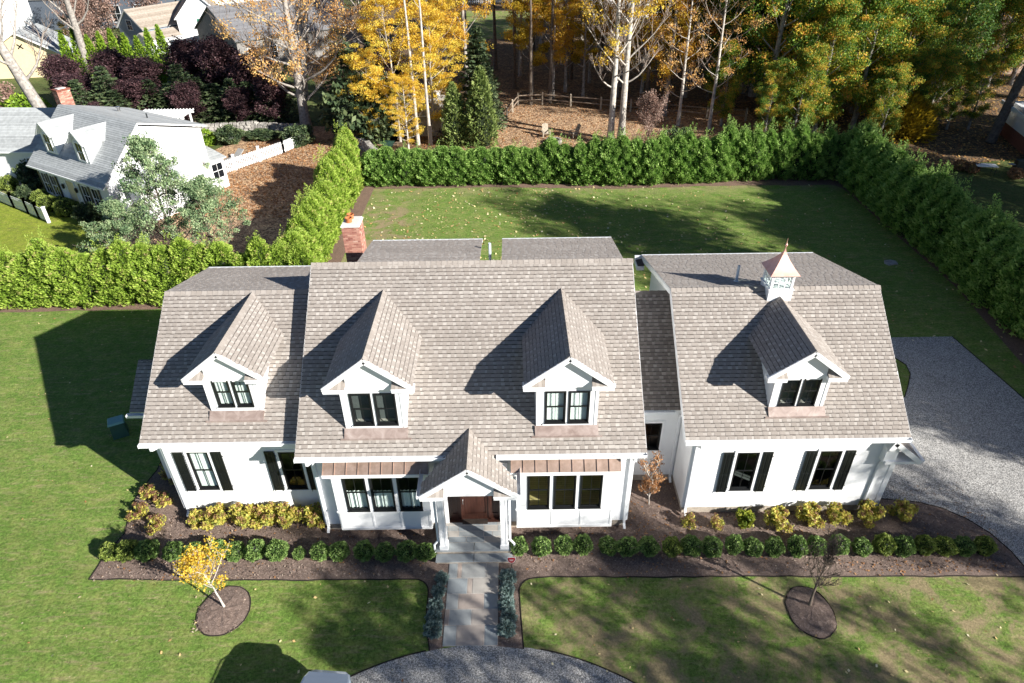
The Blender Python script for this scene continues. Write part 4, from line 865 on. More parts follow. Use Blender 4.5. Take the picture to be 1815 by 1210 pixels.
def tree(name, seed, Ht, tr, cb, spread, nm, bark='bark_grey', leaf=None, per=55, crad=.9, lsize=.22, flatz=.6, keep=1.0, zmin=0, **k):
    p = proto(name); sk = skeleton(Ht, tr, cb, spread, nm, seed, **k); trunkmesh(sk, bark, p, 'twig')
    if leaf:
        r_ = random.Random(seed+5); cs = [c for c, w in sk.tips if r_.random() < keep and c.z > zmin*Ht]
        cs = np.array([tuple(c) for c in cs]); hz = (cs[:, 2]-cs[:, 2].min())/(np.ptp(cs[:, 2])+.1)
        tb = np.clip(.15+.7*rng.random(len(cs)), 0, 1)
        add('crown', clumpmesh('crown', cs, crad*(.6+.7*rng.random(len(cs))), per, lsize, leaf, flatz, tb), p)
    return p
def conifer(name, seed, Ht, Rr, mat, whorls=16, nb=9, lsize=.3, droop=-.15, power=1.0, bark='bark_brown', per=16):
    p = proto(name); r_ = random.Random(seed); mb = MB().mat(bark); mb.tube([(0, 0, 0), (0, 0, Ht*.5), (0, 0, Ht*.98)], [Ht*.018, Ht*.010, .02], 6, cap=False); cs = []; D = []
    for w in range(whorls):
        f = (w+.3)/whorls; z = Ht*(.06+.92*f); L = Rr*(1-f)**power+.12
        for b in range(nb):
            a = 2*math.pi*(b+r_.random())/nb; l = L*r_.uniform(.75, 1.12); e = Vector((math.cos(a)*l, math.sin(a)*l, z+droop*l+.15*r_.random())); mb.tube([(0, 0, z), tuple(e)], [.03, .008], 3, cap=False)
            for j in range(per):
                t_ = (j+r_.random())/per; t_ = t_**.6; wd = .28*l*(1-t_)+.12; q = r_.uniform(-wd, wd)
                cs.append((e.x*t_-math.sin(a)*q, e.y*t_+math.cos(a)*q, z+(e.z-z)*t_+r_.uniform(-.10, .05))); D.append((math.cos(a), math.sin(a), .25))
    mb.build('trunk', p); cs = np.array(cs); D = np.array(D); V, F = leafquads(cs, lsize, .45, D, .5)
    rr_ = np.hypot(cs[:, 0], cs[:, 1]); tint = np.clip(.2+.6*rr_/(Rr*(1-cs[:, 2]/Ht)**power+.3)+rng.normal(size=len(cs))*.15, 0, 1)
    add('crown', npmesh('crown', V, F, mat, tint), p); return p
PROTOS = []
def place(p, loc, rz=None, sc=1, name=None, label=None, cat='tree', group=None):
    o = dup(p, loc, random.random()*6.28 if rz is None else rz, sc, label, group)
    o.name = name or p.name.split('.')[0]; o['category'] = cat
    if label: o['label'] = label
    if p not in PROTOS: PROTOS.append(p)
    return o

# ---------------- clipped boxwood row ----------------
ORD = ['first', 'second', 'third', 'fourth', 'fifth', 'sixth', 'seventh', 'eighth', 'ninth', 'tenth', 'eleventh', 'twelfth', 'thirteenth', 'fourteenth', 'fifteenth', 'sixteenth', 'seventeenth', 'eighteenth', 'nineteenth', 'twentieth', 'twenty-first', 'twenty-second', 'twenty-third', 'twenty-fourth']
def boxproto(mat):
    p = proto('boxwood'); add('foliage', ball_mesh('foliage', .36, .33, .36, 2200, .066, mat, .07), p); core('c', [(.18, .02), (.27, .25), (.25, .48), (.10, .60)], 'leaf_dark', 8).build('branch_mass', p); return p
BX = [boxproto('leaf_box'), boxproto('leaf_box'), boxproto('leaf_box_yellow')]
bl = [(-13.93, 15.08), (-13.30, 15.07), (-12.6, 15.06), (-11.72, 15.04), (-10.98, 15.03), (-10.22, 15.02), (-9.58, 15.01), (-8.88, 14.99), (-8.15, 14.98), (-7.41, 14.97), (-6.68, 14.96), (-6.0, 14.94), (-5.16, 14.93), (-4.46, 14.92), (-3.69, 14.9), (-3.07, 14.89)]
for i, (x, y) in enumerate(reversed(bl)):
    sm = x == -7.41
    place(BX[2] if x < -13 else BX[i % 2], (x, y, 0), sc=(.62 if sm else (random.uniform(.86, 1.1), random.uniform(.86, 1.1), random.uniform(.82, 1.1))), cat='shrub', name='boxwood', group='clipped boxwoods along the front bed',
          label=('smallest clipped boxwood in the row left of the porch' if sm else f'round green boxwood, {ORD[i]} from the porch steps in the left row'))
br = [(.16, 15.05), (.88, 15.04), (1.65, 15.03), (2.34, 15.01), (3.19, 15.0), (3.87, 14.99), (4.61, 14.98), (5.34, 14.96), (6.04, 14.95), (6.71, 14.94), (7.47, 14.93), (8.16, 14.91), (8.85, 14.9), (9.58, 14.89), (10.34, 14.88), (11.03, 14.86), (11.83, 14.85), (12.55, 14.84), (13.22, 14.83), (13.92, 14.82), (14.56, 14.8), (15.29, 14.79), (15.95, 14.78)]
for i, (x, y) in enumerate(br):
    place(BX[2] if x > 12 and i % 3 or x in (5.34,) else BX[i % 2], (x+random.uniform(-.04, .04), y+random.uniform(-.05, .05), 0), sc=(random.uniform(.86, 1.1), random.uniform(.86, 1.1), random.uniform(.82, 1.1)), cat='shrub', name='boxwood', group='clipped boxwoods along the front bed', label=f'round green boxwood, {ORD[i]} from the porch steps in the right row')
# ---------------- hydrangeas ----------------
def hyd(name, leaf, bloom, w, h, nb, nl=46, ls=.10):
    p = proto(name); r_ = random.Random(nb+int(w*100)); cs = []; bc = []; mb = MB().mat('twig')
    for i in range(18):
        a = r_.random()*6.28; q = w*math.sqrt(r_.random()); e = (q*math.cos(a), q*math.sin(a), h*(.45+.5*r_.random())*(1-.35*(q/w)**2)); mb.tube([(0, 0, 0), (e[0]*.5, e[1]*.5, e[2]*.6), e], [.012, .009, .005], 3, cap=False); cs.append(e); cs.append((e[0]*.75, e[1]*.75, e[2]*.6))
        if i < nb: bc.append((e[0], e[1], e[2]+.07))
    mb.build('stems', p); add('foliage', clumpmesh('foliage', cs, .16, nl, ls, leaf, .8), p)
    if bc: add('flower_heads', clumpmesh('flower_heads', bc, .11, 90, .05, bloom, .85), p)
    return p
HY = hyd('hydrangea', 'leaf_hydrangea', 'bloom_tan', .46, .85, 9); HD = hyd('hydrangea', 'leaf_hydrangea', 'bloom_pink', .40, .62, 14, 20); HG = hyd('hydrangea', 'leaf_hydrangea_green', 'bloom_tan', .26, .6, 0, 30, .13); HS = hyd('hydrangea', 'leaf_hydrangea', 'bloom_tan', .32, .72, 12, 16)
gh = 'autumn hydrangeas against the front walls'
for i, (x, y, s) in enumerate(((-11.46, 16.52, .72), (-10.72, 16.46, 1.0), (-9.76, 16.49, 1.12), (-8.91, 16.42, 1.05), (-8.15, 16.46, 1.08), (-7.2, 16.47, 1.0))):
    place(HY, (x, y, 0), sc=s, cat='shrub', name='hydrangea', group=gh, label=f'yellow hydrangea with tan flower heads under the left wing, {ORD[i]} from its left corner')
for (x, y), l in zip(((-13.86, 17.91), (-13.15, 17.5), (-13.82, 16.9), (-12.92, 16.3), (-13.6, 19.0), (-12.9, 18.6)), ('uppermost sunlit pinkish hydrangea at the left bed corner beside the lawn', 'pinkish brown hydrangea in the left bed closest to the shaded house end', 'leftmost low pinkish hydrangea in the left bed beside its round shadow on the lawn', 'pinkish yellow hydrangea in the left bed directly above the boxwood row', 'farthest hydrangea in the deep shade along the left end of the house', 'shaded hydrangea tight against the left end wall of the house')):
    place(HD, (x, y, 0), sc=.84, cat='shrub', name='hydrangea', group='dried hydrangeas at the left bed corner', label=l)
for i, (x, y, s, p) in enumerate(((6.23, 16.1, .75, HS), (7.2, 16.05, .75, HS), (8.23, 16.17, 1, HG), (9.33, 16.02, 1.0, HY), (10.53, 16.2, 1.0, HY), (11.51, 16.18, .95, HY), (12.71, 16.21, 1.0, HY), (13.93, 16.27, .95, HY))):
    place(p, (x, y, 0), sc=s, cat='shrub', name='hydrangea', group=gh, label=('small bright green hydrangea with big leaves and no flower heads' if p is HG else f'yellowing hydrangea under the garage wing, {ORD[i]} from its left corner'))
# ---------------- lavender beside the walk ----------------
lv = proto('lavender'); add('foliage', ball_mesh('foliage', .25, .20, .16, 1300, .09, 'leaf_lavender', .12, asp=.25, out=1.2), lv)
for sd, x in (('left', -2.44), ('right', -.24)):
    for i, y in enumerate((13.95, 13.45, 12.95, 12.5, 12.08)): place(lv, (x+random.uniform(-.05, .05)-(.06 if sd == 'left' else -.0)*i*.6, y, 0), sc=random.uniform(.85, 1.15), cat='shrub', name='lavender', group='grey-green lavender edging the walk', label=f'grey-green lavender mound {sd} of the stone walk, {ORD[i]} down from the porch steps')
# ---------------- young front trees ----------------
p = proto('young_tree'); sk = skeleton(2.75, .045, .38, 1.35, 15, 11, upang=38, lean=(.02, 0), sec=4, ter=1, wob_=.1, shape='oval'); trunkmesh(sk, 'bark_pale', p)
cs = [tuple(c) for c, w in sk.tips]; add('crown', clumpmesh('crown', cs, .26, 20, .085, 'leaf_yellow', .9), p)
o = place(p, (-9.34, 13.05, .05), 0.4, .82, label='small yellow-leaved tree in the round mulch bed on the left front lawn'); o.rotation_euler = (0, R(-6), .4)
p = proto('bare_young_tree'); sk = skeleton(2.5, .085, .30, 1.25, 22, 23, upang=48, sec=5, ter=3, wob_=.08, shape='oval', lean=(.04, .02)); trunkmesh(sk, 'bark_brown', p, rs=.62)
place(p, (9.28, 12.75, .14), 1.2, .9, label='small bare leafless tree in the round mulch bed on the right front lawn')
p = proto('shrub'); sk = skeleton(1.25, .022, .2, 1.15, 11, 5, upang=42, sec=3, ter=1, wob_=.12, shape='vase'); trunkmesh(sk, 'bark_pale', p)
cs = [tuple(c) for c, w in sk.tips if c.z > .45]; add('crown', clumpmesh('crown', cs, .15, 26, .065, 'leaf_orange_tan', .8), p)
place(p, (5.0, 17.15, 0), .9, label='orange-tan leaved shrub in the mulch between the porch wing and garage', cat='shrub', name='orange_shrub', sc=1.05)

# ---------------- hedges ----------------
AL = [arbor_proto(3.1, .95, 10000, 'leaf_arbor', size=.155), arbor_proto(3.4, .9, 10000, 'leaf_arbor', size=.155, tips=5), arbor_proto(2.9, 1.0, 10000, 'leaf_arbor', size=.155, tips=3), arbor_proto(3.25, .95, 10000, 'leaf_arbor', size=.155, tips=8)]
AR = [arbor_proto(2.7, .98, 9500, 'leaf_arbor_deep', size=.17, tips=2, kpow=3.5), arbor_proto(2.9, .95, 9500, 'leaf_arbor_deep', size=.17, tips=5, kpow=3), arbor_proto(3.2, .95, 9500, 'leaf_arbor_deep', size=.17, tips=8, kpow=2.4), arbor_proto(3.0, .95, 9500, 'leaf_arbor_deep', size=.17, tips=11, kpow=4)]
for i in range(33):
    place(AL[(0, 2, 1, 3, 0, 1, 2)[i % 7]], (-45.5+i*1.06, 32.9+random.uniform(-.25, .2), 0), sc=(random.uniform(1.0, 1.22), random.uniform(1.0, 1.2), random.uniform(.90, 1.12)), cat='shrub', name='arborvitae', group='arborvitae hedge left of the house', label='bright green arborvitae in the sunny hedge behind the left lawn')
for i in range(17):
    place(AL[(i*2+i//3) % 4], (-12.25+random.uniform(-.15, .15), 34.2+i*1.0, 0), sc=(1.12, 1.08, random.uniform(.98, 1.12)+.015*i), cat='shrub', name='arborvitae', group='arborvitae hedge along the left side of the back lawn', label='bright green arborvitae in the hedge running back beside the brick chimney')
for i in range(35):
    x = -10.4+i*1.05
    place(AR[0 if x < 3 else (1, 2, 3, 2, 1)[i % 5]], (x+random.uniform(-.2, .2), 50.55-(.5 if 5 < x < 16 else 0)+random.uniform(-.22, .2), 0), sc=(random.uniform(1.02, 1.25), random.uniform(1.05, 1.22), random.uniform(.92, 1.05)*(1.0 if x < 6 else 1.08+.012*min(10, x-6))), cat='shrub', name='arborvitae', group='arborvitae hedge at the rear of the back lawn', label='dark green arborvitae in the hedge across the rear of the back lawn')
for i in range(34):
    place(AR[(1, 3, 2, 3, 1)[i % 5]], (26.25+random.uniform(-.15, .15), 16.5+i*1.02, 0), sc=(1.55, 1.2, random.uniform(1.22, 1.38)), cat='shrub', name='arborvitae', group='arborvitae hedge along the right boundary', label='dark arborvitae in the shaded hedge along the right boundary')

# ---------------- tree library ----------------
T_yel = tree('maple', 101, 17, .24, .08, 6.2, 34, 'bark_pale', 'leaf_yellow', per=156, crad=1.0, lsize=0.175, flatz=.42, upang=10, sec=4, keep=.5, wob_=.5)
T_gold = tree('maple', 102, 19, .28, .18, 5.0, 22, 'bark_grey', 'leaf_gold', per=132, crad=1.0, lsize=0.198, flatz=.5, upang=25, sec=3, keep=.8)
T_org = tree('maple', 103, 16, .5, .16, 9.5, 36, 'bark_grey', 'leaf_orange', per=79, crad=1.0, lsize=0.167, flatz=.6, upang=16, sec=6, ter=3, keep=.5, curve=.5)
T_bare = tree('bare_tree', 104, 20, .58, .26, 9.5, 26, 'bark_grey', None, upang=38, sec=6, ter=4, curve=.5, lean=(-.22, .0))
T_white = tree('ash_tree', 105, 19, .30, .22, 5.4, 26, 'bark_pale', 'leaf_yellow', per=99, crad=.8, lsize=0.167, flatz=.6, upang=22, sec=5, ter=4, keep=.09)
T_thin = tree('slender_tree', 106, 17, .17, .16, 4.2, 30, 'bark_pale', 'leaf_orange', per=42, crad=.6, lsize=0.137, upang=8, sec=4, ter=2, keep=.30, flatz=.6)
T_mix = [tree('maple', 107, 16, .34, .10, 6.0, 28, 'bark_grey', 'leaf_mixed', per=148, crad=1.05, lsize=0.205, upang=28, sec=4, flatz=.6, keep=.9), tree('maple', 108, 14, .30, .08, 5.4, 26, 'bark_grey', 'leaf_mixed', per=148, crad=1.1, lsize=0.205, upang=25, sec=4, flatz=.6, keep=.9)]
T_grn = [tree('oak', 109, 18, .38, .15, 6.5, 28, 'bark_grey', 'leaf_green', per=148, crad=1.15, lsize=0.213, upang=30, sec=4, flatz=.6), tree('oak', 110, 15, .34, .12, 6.0, 26, 'bark_brown', 'leaf_green', per=148, crad=1.15, lsize=0.213, upang=30, sec=4, flatz=.6)]
T_oli = tree('maple', 111, 17, .25, .25, 5.0, 20, 'bark_grey', 'leaf_olive', per=132, crad=1.0, lsize=0.198, upang=20, sec=3, flatz=.45, keep=.8)
T_pur = tree('purple_plum', 112, 6.4, .16, .12, 3.6, 24, 'bark_brown', 'leaf_purple', per=110, crad=.75, lsize=.20, upang=40, sec=4, flatz=.9)
T_rus = tree('shrub', 113, 5.5, .10, .05, 3.4, 22, 'bark_brown', 'leaf_russet', per=50, crad=.7, lsize=.16, upang=40, sec=4, ter=2, flatz=.8, keep=.7)
T_pole = tree('slender_tree', 114, 20, .22, .62, 4.0, 12, 'bark_brown', 'leaf_olive', per=99, crad=.9, lsize=0.198, upang=35, sec=3, flatz=.6, keep=.7)
C_tall = conifer('conifer', 1, 9.0, 2.6, 'leaf_conifer', 20, 12, .42, -.05, .75, per=22)
C_fir = conifer('conifer', 2, 7.0, 2.6, 'leaf_conifer', 15, 11, .38, -.2, .8, per=20)
C_pine = tree('pine', 131, 6.7, .14, .04, 4.9, 40, 'bark_brown', 'leaf_pine', per=90, crad=.46, lsize=.12, upang=20, sec=4, flatz=.7, keep=.62, shape='cone', curve=.35, wob_=.15)
C_lite = proto('arborvitae'); add('foliage', arbor_mesh(6.6, 1.55, 6500, 'leaf_conifer_light', size=.27, tips=1, kpow=1.15), C_lite); core('c', [(.9, .1), (.95, 2), (.6, 4), (.1, 6)], 'leaf_dark').build('branch_mass', C_lite)
C_brt = proto('arborvitae'); add('foliage', arbor_mesh(5.0, .75, 1500, 'leaf_bright', size=.34, tips=0, kpow=1.6), C_brt)
B_dark = proto('shrub'); add('foliage', ball_mesh('foliage', 1.0, .85, .8, 3200, .17, 'leaf_conifer', .14), B_dark); core('c', [(.6, .02), (.75, .6), (.6, 1.2), (.2, 1.5)], 'leaf_dark').build('branch_mass', B_dark)
B_grn = proto('shrub'); add('foliage', ball_mesh('foliage', 1.0, .8, .75, 2600, .14, 'leaf_box_yellow', .06), B_grn); core('c', [(.6, .02), (.75, .6), (.6, 1.2), (.2, 1.45)], 'leaf_dark').build('branch_mass', B_grn)
B_brt = proto('shrub'); add('foliage', ball_mesh('foliage', 1.0, .8, .75, 1800, .2, 'leaf_bright', .14), B_brt)
B_rus = proto('shrub'); add('foliage', ball_mesh('foliage', 1.0, .8, .75, 2200, .13, 'leaf_russet', .12), B_rus)
B_yel = proto('shrub'); d_ = rng.normal(size=(3200, 3)); d_[:, 2] = abs(d_[:, 2])*1.1; d_ /= np.linalg.norm(d_, axis=1)[:, None]; V_, F_ = leafquads(d_*(rng.random(3200)**.4)[:, None]*np.array([1.1, 1.1, 1.5]), .2, .3, d_, .3); add('foliage', npmesh('foliage', V_, F_, 'leaf_olive', rng.random(3200)), B_yel)

# ---------------- rear garden and woods ----------------
T_pp = tree('pale_tree', 120, 21, .16, .55, 4.0, 12, 'bark_pale', 'leaf_gold', per=60, crad=.8, lsize=.18, upang=40, sec=3, ter=2, flatz=.6, keep=.4)
place(T_yel, (-9.9, 60.9, 0), 1.0, .66, label='low spreading yellow maple around the foot of the two tall pale trunks', name='maple')
place(T_yel, (-6.9, 62.6, 0), 2.6, .60, label='yellow maple over the little grey-roofed shed', name='maple')
place(T_yel, (-12.4, 60.3, 0), 4.0, .42, label='lowest yellow maple left of the two tall pale trunks', name='maple')
place(T_yel, (-8.9, 58.6, 0), 5.2, .34, label='small yellow maple right behind the rear hedge at the shed', name='maple')
place(T_pp, (-8.2, 59.9, 0), 1.0, 1.0, label='left one of the two tall pale trunks rising through the yellow maple', name='pale_trunked_tree')
place(T_pp, (-7.1, 60.0, 0), 3.0, .95, label='right one of the two tall pale trunks rising through the yellow maple', name='pale_trunked_tree')
place(T_gold, (-7.8, 70.5, 0), 3.3, .82, label='golden maple directly behind the two tall pale trunks', name='maple')
place(T_bare, (-13.5, 76, 0), 1.2, .78, label='bare grey tree behind the dark conifers left of the yellow maple', name='bare_tree')
place(T_bare, (-23, 78, 0), 4.2, .72, label='bare grey tree before the large cedar-roofed house', name='bare_tree')
place(T_gold, (-4.5, 76, 0), 0.3, .9, label='golden maple at the top edge behind the yellow maple', name='maple')
place(T_org, (-19.2, 64, 0), .5, 1.0, label='large half-bare orange tree with spreading grey limbs behind the picket fence', name='orange_tree')
place(T_bare, (-41.5, 62, 0), .2, 1.0, label='huge pale bare tree leaning left behind the neighbouring grey-roofed house', name='bare_tree')
place(T_bare, (-52, 88, 0), 2.2, .9, label='bare pale tree by the grey house with the barn-like gable', name='bare_tree')
place(T_white, (9.0, 59.3, 0), .7, 1.0, label='left one of the two tall white-barked trees behind the rear hedge', name='white_barked_tree')
place(T_white, (10.1, 60.2, 0), 3.2, 1.05, label='right one of the two tall white-barked trees behind the rear hedge', name='white_barked_tree')
place(T_thin, (18.8, 63.2, 0), .4, 1.0, label='slender pale tree with level bare twigs behind the rear hedge', name='slender_tree')
place(T_thin, (16.2, 64.6, 0), 2.4, .95, label='slender tree with rust leaves left of the one with bare twigs', name='slender_tree')
place(T_gold, (15.6, 68, 0), 1.7, .75, label='low golden maple beside the slender pale trees', name='maple')
place(C_tall, (-2.8, 65.6, 0), 0, 1.0, label='tall dark green conifer behind the two pale green cones', name='conifer')
place(C_tall, (-1.9, 63.4, 0), 1, .66, label='dark green conifer half hidden behind the larger pale green cone', name='conifer')
place(C_lite, (-2.45, 59.6, 0), 0, 1.0, label='larger cone-shaped pale green arborvitae behind the rear hedge', name='cone_arborvitae')
place(C_lite, (-4.85, 60.0, 0), 2, (.85, .85, .80), label='smaller cone-shaped pale green arborvitae left of the larger cone', name='cone_arborvitae')
place(B_dark, (-13.2, 61.5, 0), 0, 3.3, label='big rounded dark evergreen left of the yellow maple', cat='shrub', name='evergreen_shrub')
place(C_fir, (-16.0, 68, 0), 0, 1.25, label='dark conifer behind the rounded evergreen and bare twigs', name='conifer')
place(C_fir, (-13.6, 72, 0), 2, 1.15, label='dark conifer above the red-leaved shrub', name='conifer')
place(T_pur, (-12.0, 72, 0), 1, .7, label='dark red-leaved small tree between the conifer and the yellow maple', name='red_tree')
place(B_dark, (-19, 60.4, 0), 1, (1.4, 1.2, 1.0), label='low dark shrub at the end of the white picket fence', cat='shrub', name='evergreen_shrub')
place(T_rus, (12.0, 57.6, 0), 1, .65, label='thin olive-brown shrub right of the white-barked trees', cat='shrub', name='shrub')
place(B_dark, (14.4, 56.8, 0), 1, (1.7, 1.3, 1.2), label='low dark shrub between the olive-brown shrub and slender tree', cat='shrub', name='evergreen_shrub')
place(B_yel, (35.6, 60.5, 0), 0, 2.5, label='arching yellow-green shrub behind the right corner of the hedges', cat='shrub', name='yellow_shrub')
# poles and yellow crowns of the deeper wood
for i, (x, y, s) in enumerate(((.7, 80, 1), (2.3, 73, .9), (4.4, 73.6, .95), (-1.6, 90, 1.1), (14.4, 72, 1), (21.5, 74, 1), (7.5, 84, 1.05), (11.5, 88, 1), (25, 82, 1), (17.5, 90, 1.1), (3.5, 99, 1.1), (8, 104, 1), (28, 95, 1))):
    place(T_pole, (x, y, 0), None, s, label='tall straight brown-barked tree in the wood behind the clearing', group='straight trunks in the wood', name='woodland_tree')
for i, (x, y, s, p) in enumerate(((2.6, 76.5, .62, T_oli), (6.4, 78, .70, T_gold), (9.5, 82, .7, T_oli), (13, 80, .72, T_gold), (18.5, 80, .8, T_oli), (22, 88, .8, T_oli), (16, 98, .9, T_gold), (-8, 92, .9, T_gold), (-6, 104, 1, T_oli), (1, 112, .9, T_oli), (24, 104, 1, T_oli), (4.8, 75.5, .72, T_gold), (8.2, 76, .66, T_oli), (11.8, 75.5, .70, T_gold), (14.8, 77, .75, T_yel), (19.2, 75, .72, T_gold), (1.5, 86, .85, T_gold), (7, 92, .9, T_oli), (12, 94, .9, T_gold), (21, 82, .85, T_yel), (5, 106, 1, T_gold), (11, 108, 1, T_oli), (17, 106, 1, T_gold))):
    place(p, (x, y, 0), None, s, label='yellow-olive understorey tree in the wood behind the clearing', group='yellow understorey trees in the wood', name='woodland_maple')
gm = 'mixed green and yellow trees behind the right half of the rear hedge'
for i, (x, y, s, p, l) in enumerate(((24.3, 64.5, 1.0, T_mix[0], 'green and yellow maple with a thick shaggy trunk behind the rear hedge'), (28.0, 61.5, .72, T_mix[1], 'leafy yellow-green maple right of the thick shaggy trunk'), (32.2, 63, .80, T_mix[1], 'green and gold maple behind the hedge corner'),
    (28.6, 69, .95, T_grn[1], None), (34.5, 68, 1.0, T_mix[0], None), (38.6, 72, .98, T_grn[0], None), (42.5, 74, 1.0, T_mix[0], 'green maple with a bright orange patch near the fence boards'), (46, 79, 1.0, T_grn[0], None), (31, 77, 1.05, T_grn[0], None), (26.5, 75, 1.0, T_grn[0], None), (37.5, 82, 1.1, T_mix[0], None), (21.8, 70.5, .8, T_grn[1], None), (52, 90, 1.2, T_grn[0], None), (58, 92, 1.2, T_grn[1], None), (40.5, 66.8, .62, T_mix[1], 'low green and orange maple nearest the yellow shrub'), (23, 96, 1.1, T_grn[0], None), (44, 100, 1.2, T_grn[0], None), (66, 88, 1.2, T_grn[0], None), (33, 104, 1.2, T_grn[1], None), (30, 66, .8, T_mix[1], 'low yellow-green maple between the two hedge-corner maples'), (36.5, 64.5, .7, T_mix[1], 'low yellowing maple directly behind the yellow-green arching shrub'), (40, 77, 1.1, T_grn[1], None), (45, 72, .85, T_grn[1], None), (49, 84, 1.1, T_mix[0], 'green maple with gold top in front of the far right fence'), (36, 75, 1.1, T_grn[1], None), (26, 86, 1.1, T_grn[1], None))):
    place(p, (x, y, 0), None, s, label=l or 'dense dark green leafy tree in the right-hand wood', group=None if l else gm, name='leafy_tree')
for i, (x, y, s, k) in enumerate([(20+i*2.3+random.uniform(-.8, .8), 57.5+random.uniform(0, 9), random.uniform(.34, .52), i % 3) for i in range(11)]+[(22+i*3+random.uniform(-1, 1), 70+random.uniform(0, 14), random.uniform(.6, .9), i % 3) for i in range(10)]+[(44+i*3.2, 76+random.uniform(0, 9), random.uniform(.6, .85), 2) for i in range(5)]):
    place((T_mix[1], T_mix[0], T_mix[1])[k], (x, y, 0), None, s, label='young green and yellow tree filling the undergrowth behind the right half of the rear hedge', group='undergrowth behind the rear hedge', name='young_woodland_tree')
for x, y, s in ((59, 70, .9), (64, 78, 1.1), (70, 72, 1.1), (60, 90, 1.1), (66, 95, 1.2), (73, 86, 1.2), (55, 98, 1.1), (70, 104, 1.2), (78, 96, 1.2), (62, 112, 1.2), (75, 112, 1.2), (84, 106, 1.2), (50, 90, 1)):
    place(T_grn[0], (x, y, 0), None, s, label='dark green tree beyond the wooden fence at the top right', group='dark trees at the top right', name='leafy_tree')
for i in range(46):      # far wood, reading as one backdrop
    x = -70+i*4.1+random.uniform(-2, 2); y = random.uniform(128, 175)
    if -62 < x < -38 and y < 150: y += 25
    place(random.choice([T_grn[0], T_oli, T_mix[0], T_gold, T_pole, T_grn[1]]), (x, y, 0), None, random.uniform(.9, 1.3), label='distant autumn tree on the skyline of the far wood', group='far wood', name='distant_tree')
# purple and dark planting behind the left neighbour
for i, (x, y, s) in enumerate(((-46.5, 74, 1.0), (-42.0, 75.5, 1.05), (-38.0, 73, 1.0), (-33.5, 74.5, 1.0), (-29.5, 73.0, 1.05), (-25.5, 70.5, .9), (-36.5, 68.2, .8), (-22.5, 66.0, .75), (-42.8, 69.2, .85), (-30.8, 66.6, .62), (-25.8, 66.2, .55), (-39.6, 65.8, .5))):
    place(T_pur, (x, y, 0), None, (s*1.05, s*1.05, s*(.60 if x < -35 else .76)), label='dark purple-leaved plum in the thicket behind the grey-roofed neighbour', group='purple plums in the thicket', name='purple_plum')
for i, (x, y, s) in enumerate(((-41.5, 67.2, .72), (-39.6, 67.8, .85), (-37.6, 66.8, .8), (-35.6, 68.0, .9), (-33.7, 67, .78), (-32, 68.3, .95), (-30.4, 67.2, .8), (-28.7, 68.2, .9), (-27, 67.4, .8), (-25.4, 68, .85), (-23.8, 67.2, .7), (-22, 66.5, .7))):
    place(C_fir, (x+random.uniform(-.5, .5), y+random.uniform(-.6, 1.6), 0), None, (s*random.uniform(1.1, 1.5), s*random.uniform(1.1, 1.5), s*random.uniform(.5, .95)), label='dark bluish fir in the thicket behind the grey-roofed neighbour', group='firs in the thicket', name='fir_tree')
for i in range(9):
    place(C_brt, (-53.5+i*1.35, 87.2+.25*i, 0), None, (1, 1, random.uniform(.9, 1.15)), label='bright green columnar arborvitae in the row before the barn-gabled house', group='bright green columnar arborvitae row', name='columnar_arborvitae', cat='shrub')
for x, y, s in ((-41, 82, 2.2), (-38, 80, 2.4), (-43.5, 84.5, 1.8), (-36, 77.5, 1.6)): place(B_brt, (x, y, 0), None, s, label='bright green shrub between the purple plums and the barn-gabled house', group='bright green shrubs', name='bright_shrub', cat='shrub')
for x, y, s in ((-61, 106, 1.1), (-56.5, 104, 1.1), (-63, 112, 1.2), (-57, 98, .9), (-52, 108, 1.2)): place(T_rus, (x, y, 0), None, s*1.3, label='bare reddish-brown ornamental tree among the far houses at the top left', group='reddish trees among the far houses', name='ornamental_tree')
place(T_oli, (-60, 100, 0), None, .3, label='small yellow shrub-like tree by the white house at top left', name='ornamental_tree')
for x, y, s in ((-46, 66, 1.6), (-49, 70, 1.9), (-52, 66, 1.7), (-55, 74, 2.2), (-47.5, 76, 1.8), (-44, 64, 1.2)): place(B_rus if x in (-52, -55, -47.5) else B_brt, (x, y, 0), None, (s, s, s*.8), label='loose brownish green shrub around the foot of the huge leaning tree', group='shrubs around the leaning tree', name='shrub', cat='shrub')
# blue-green pine before the neighbour's gable and the shrubs in front
place(C_pine, (-21.2, 38.6, 0), .5, (.84, .84, 1.05), label='blue-green pine in front of the neighbouring house gable', name='pine')
place(C_pine, (-18.4, 37.6, 0), 2.5, (.85, .85, .74), label='lower blue-green pine at the right shoulder of the larger pine', name='pine')
place(C_pine, (-23.2, 37.0, 0), 1.5, (.7, .7, .60), label='lowest blue-green pine at the left foot of the larger pine', name='pine')
nbs = ((-36.3, 48.3, .8, B_dark), (-34.6, 47.3, .85, B_grn), (-33.5, 46.1, .85, B_grn), (-32.7, 46.4, .75, B_grn), (-31.7, 45.2, .95, B_grn), (-30.9, 45.6, .75, B_grn), (-29.4, 43.9, 1.0, B_dark))
for i, (x, y, s, p) in enumerate(nbs): place(p, (x, y-.1, 0), None, (s*.85, s*.85, s*.8), label=f'rounded clipped shrub before the neighbouring house front, {ORD[i]} from the left', group='clipped shrubs before the neighbouring house', name='clipped_shrub', cat='shrub')
place(B_rus, (-40.4, 52.4, 0), 0, .8, label='reddish clipped shrub left of the neighbouring house front', name='clipped_shrub', cat='shrub'); place(B_grn, (-39.0, 50.2, 0), 0, .7, label='green clipped shrub below the reddish one at the far left', name='clipped_shrub', cat='shrub')
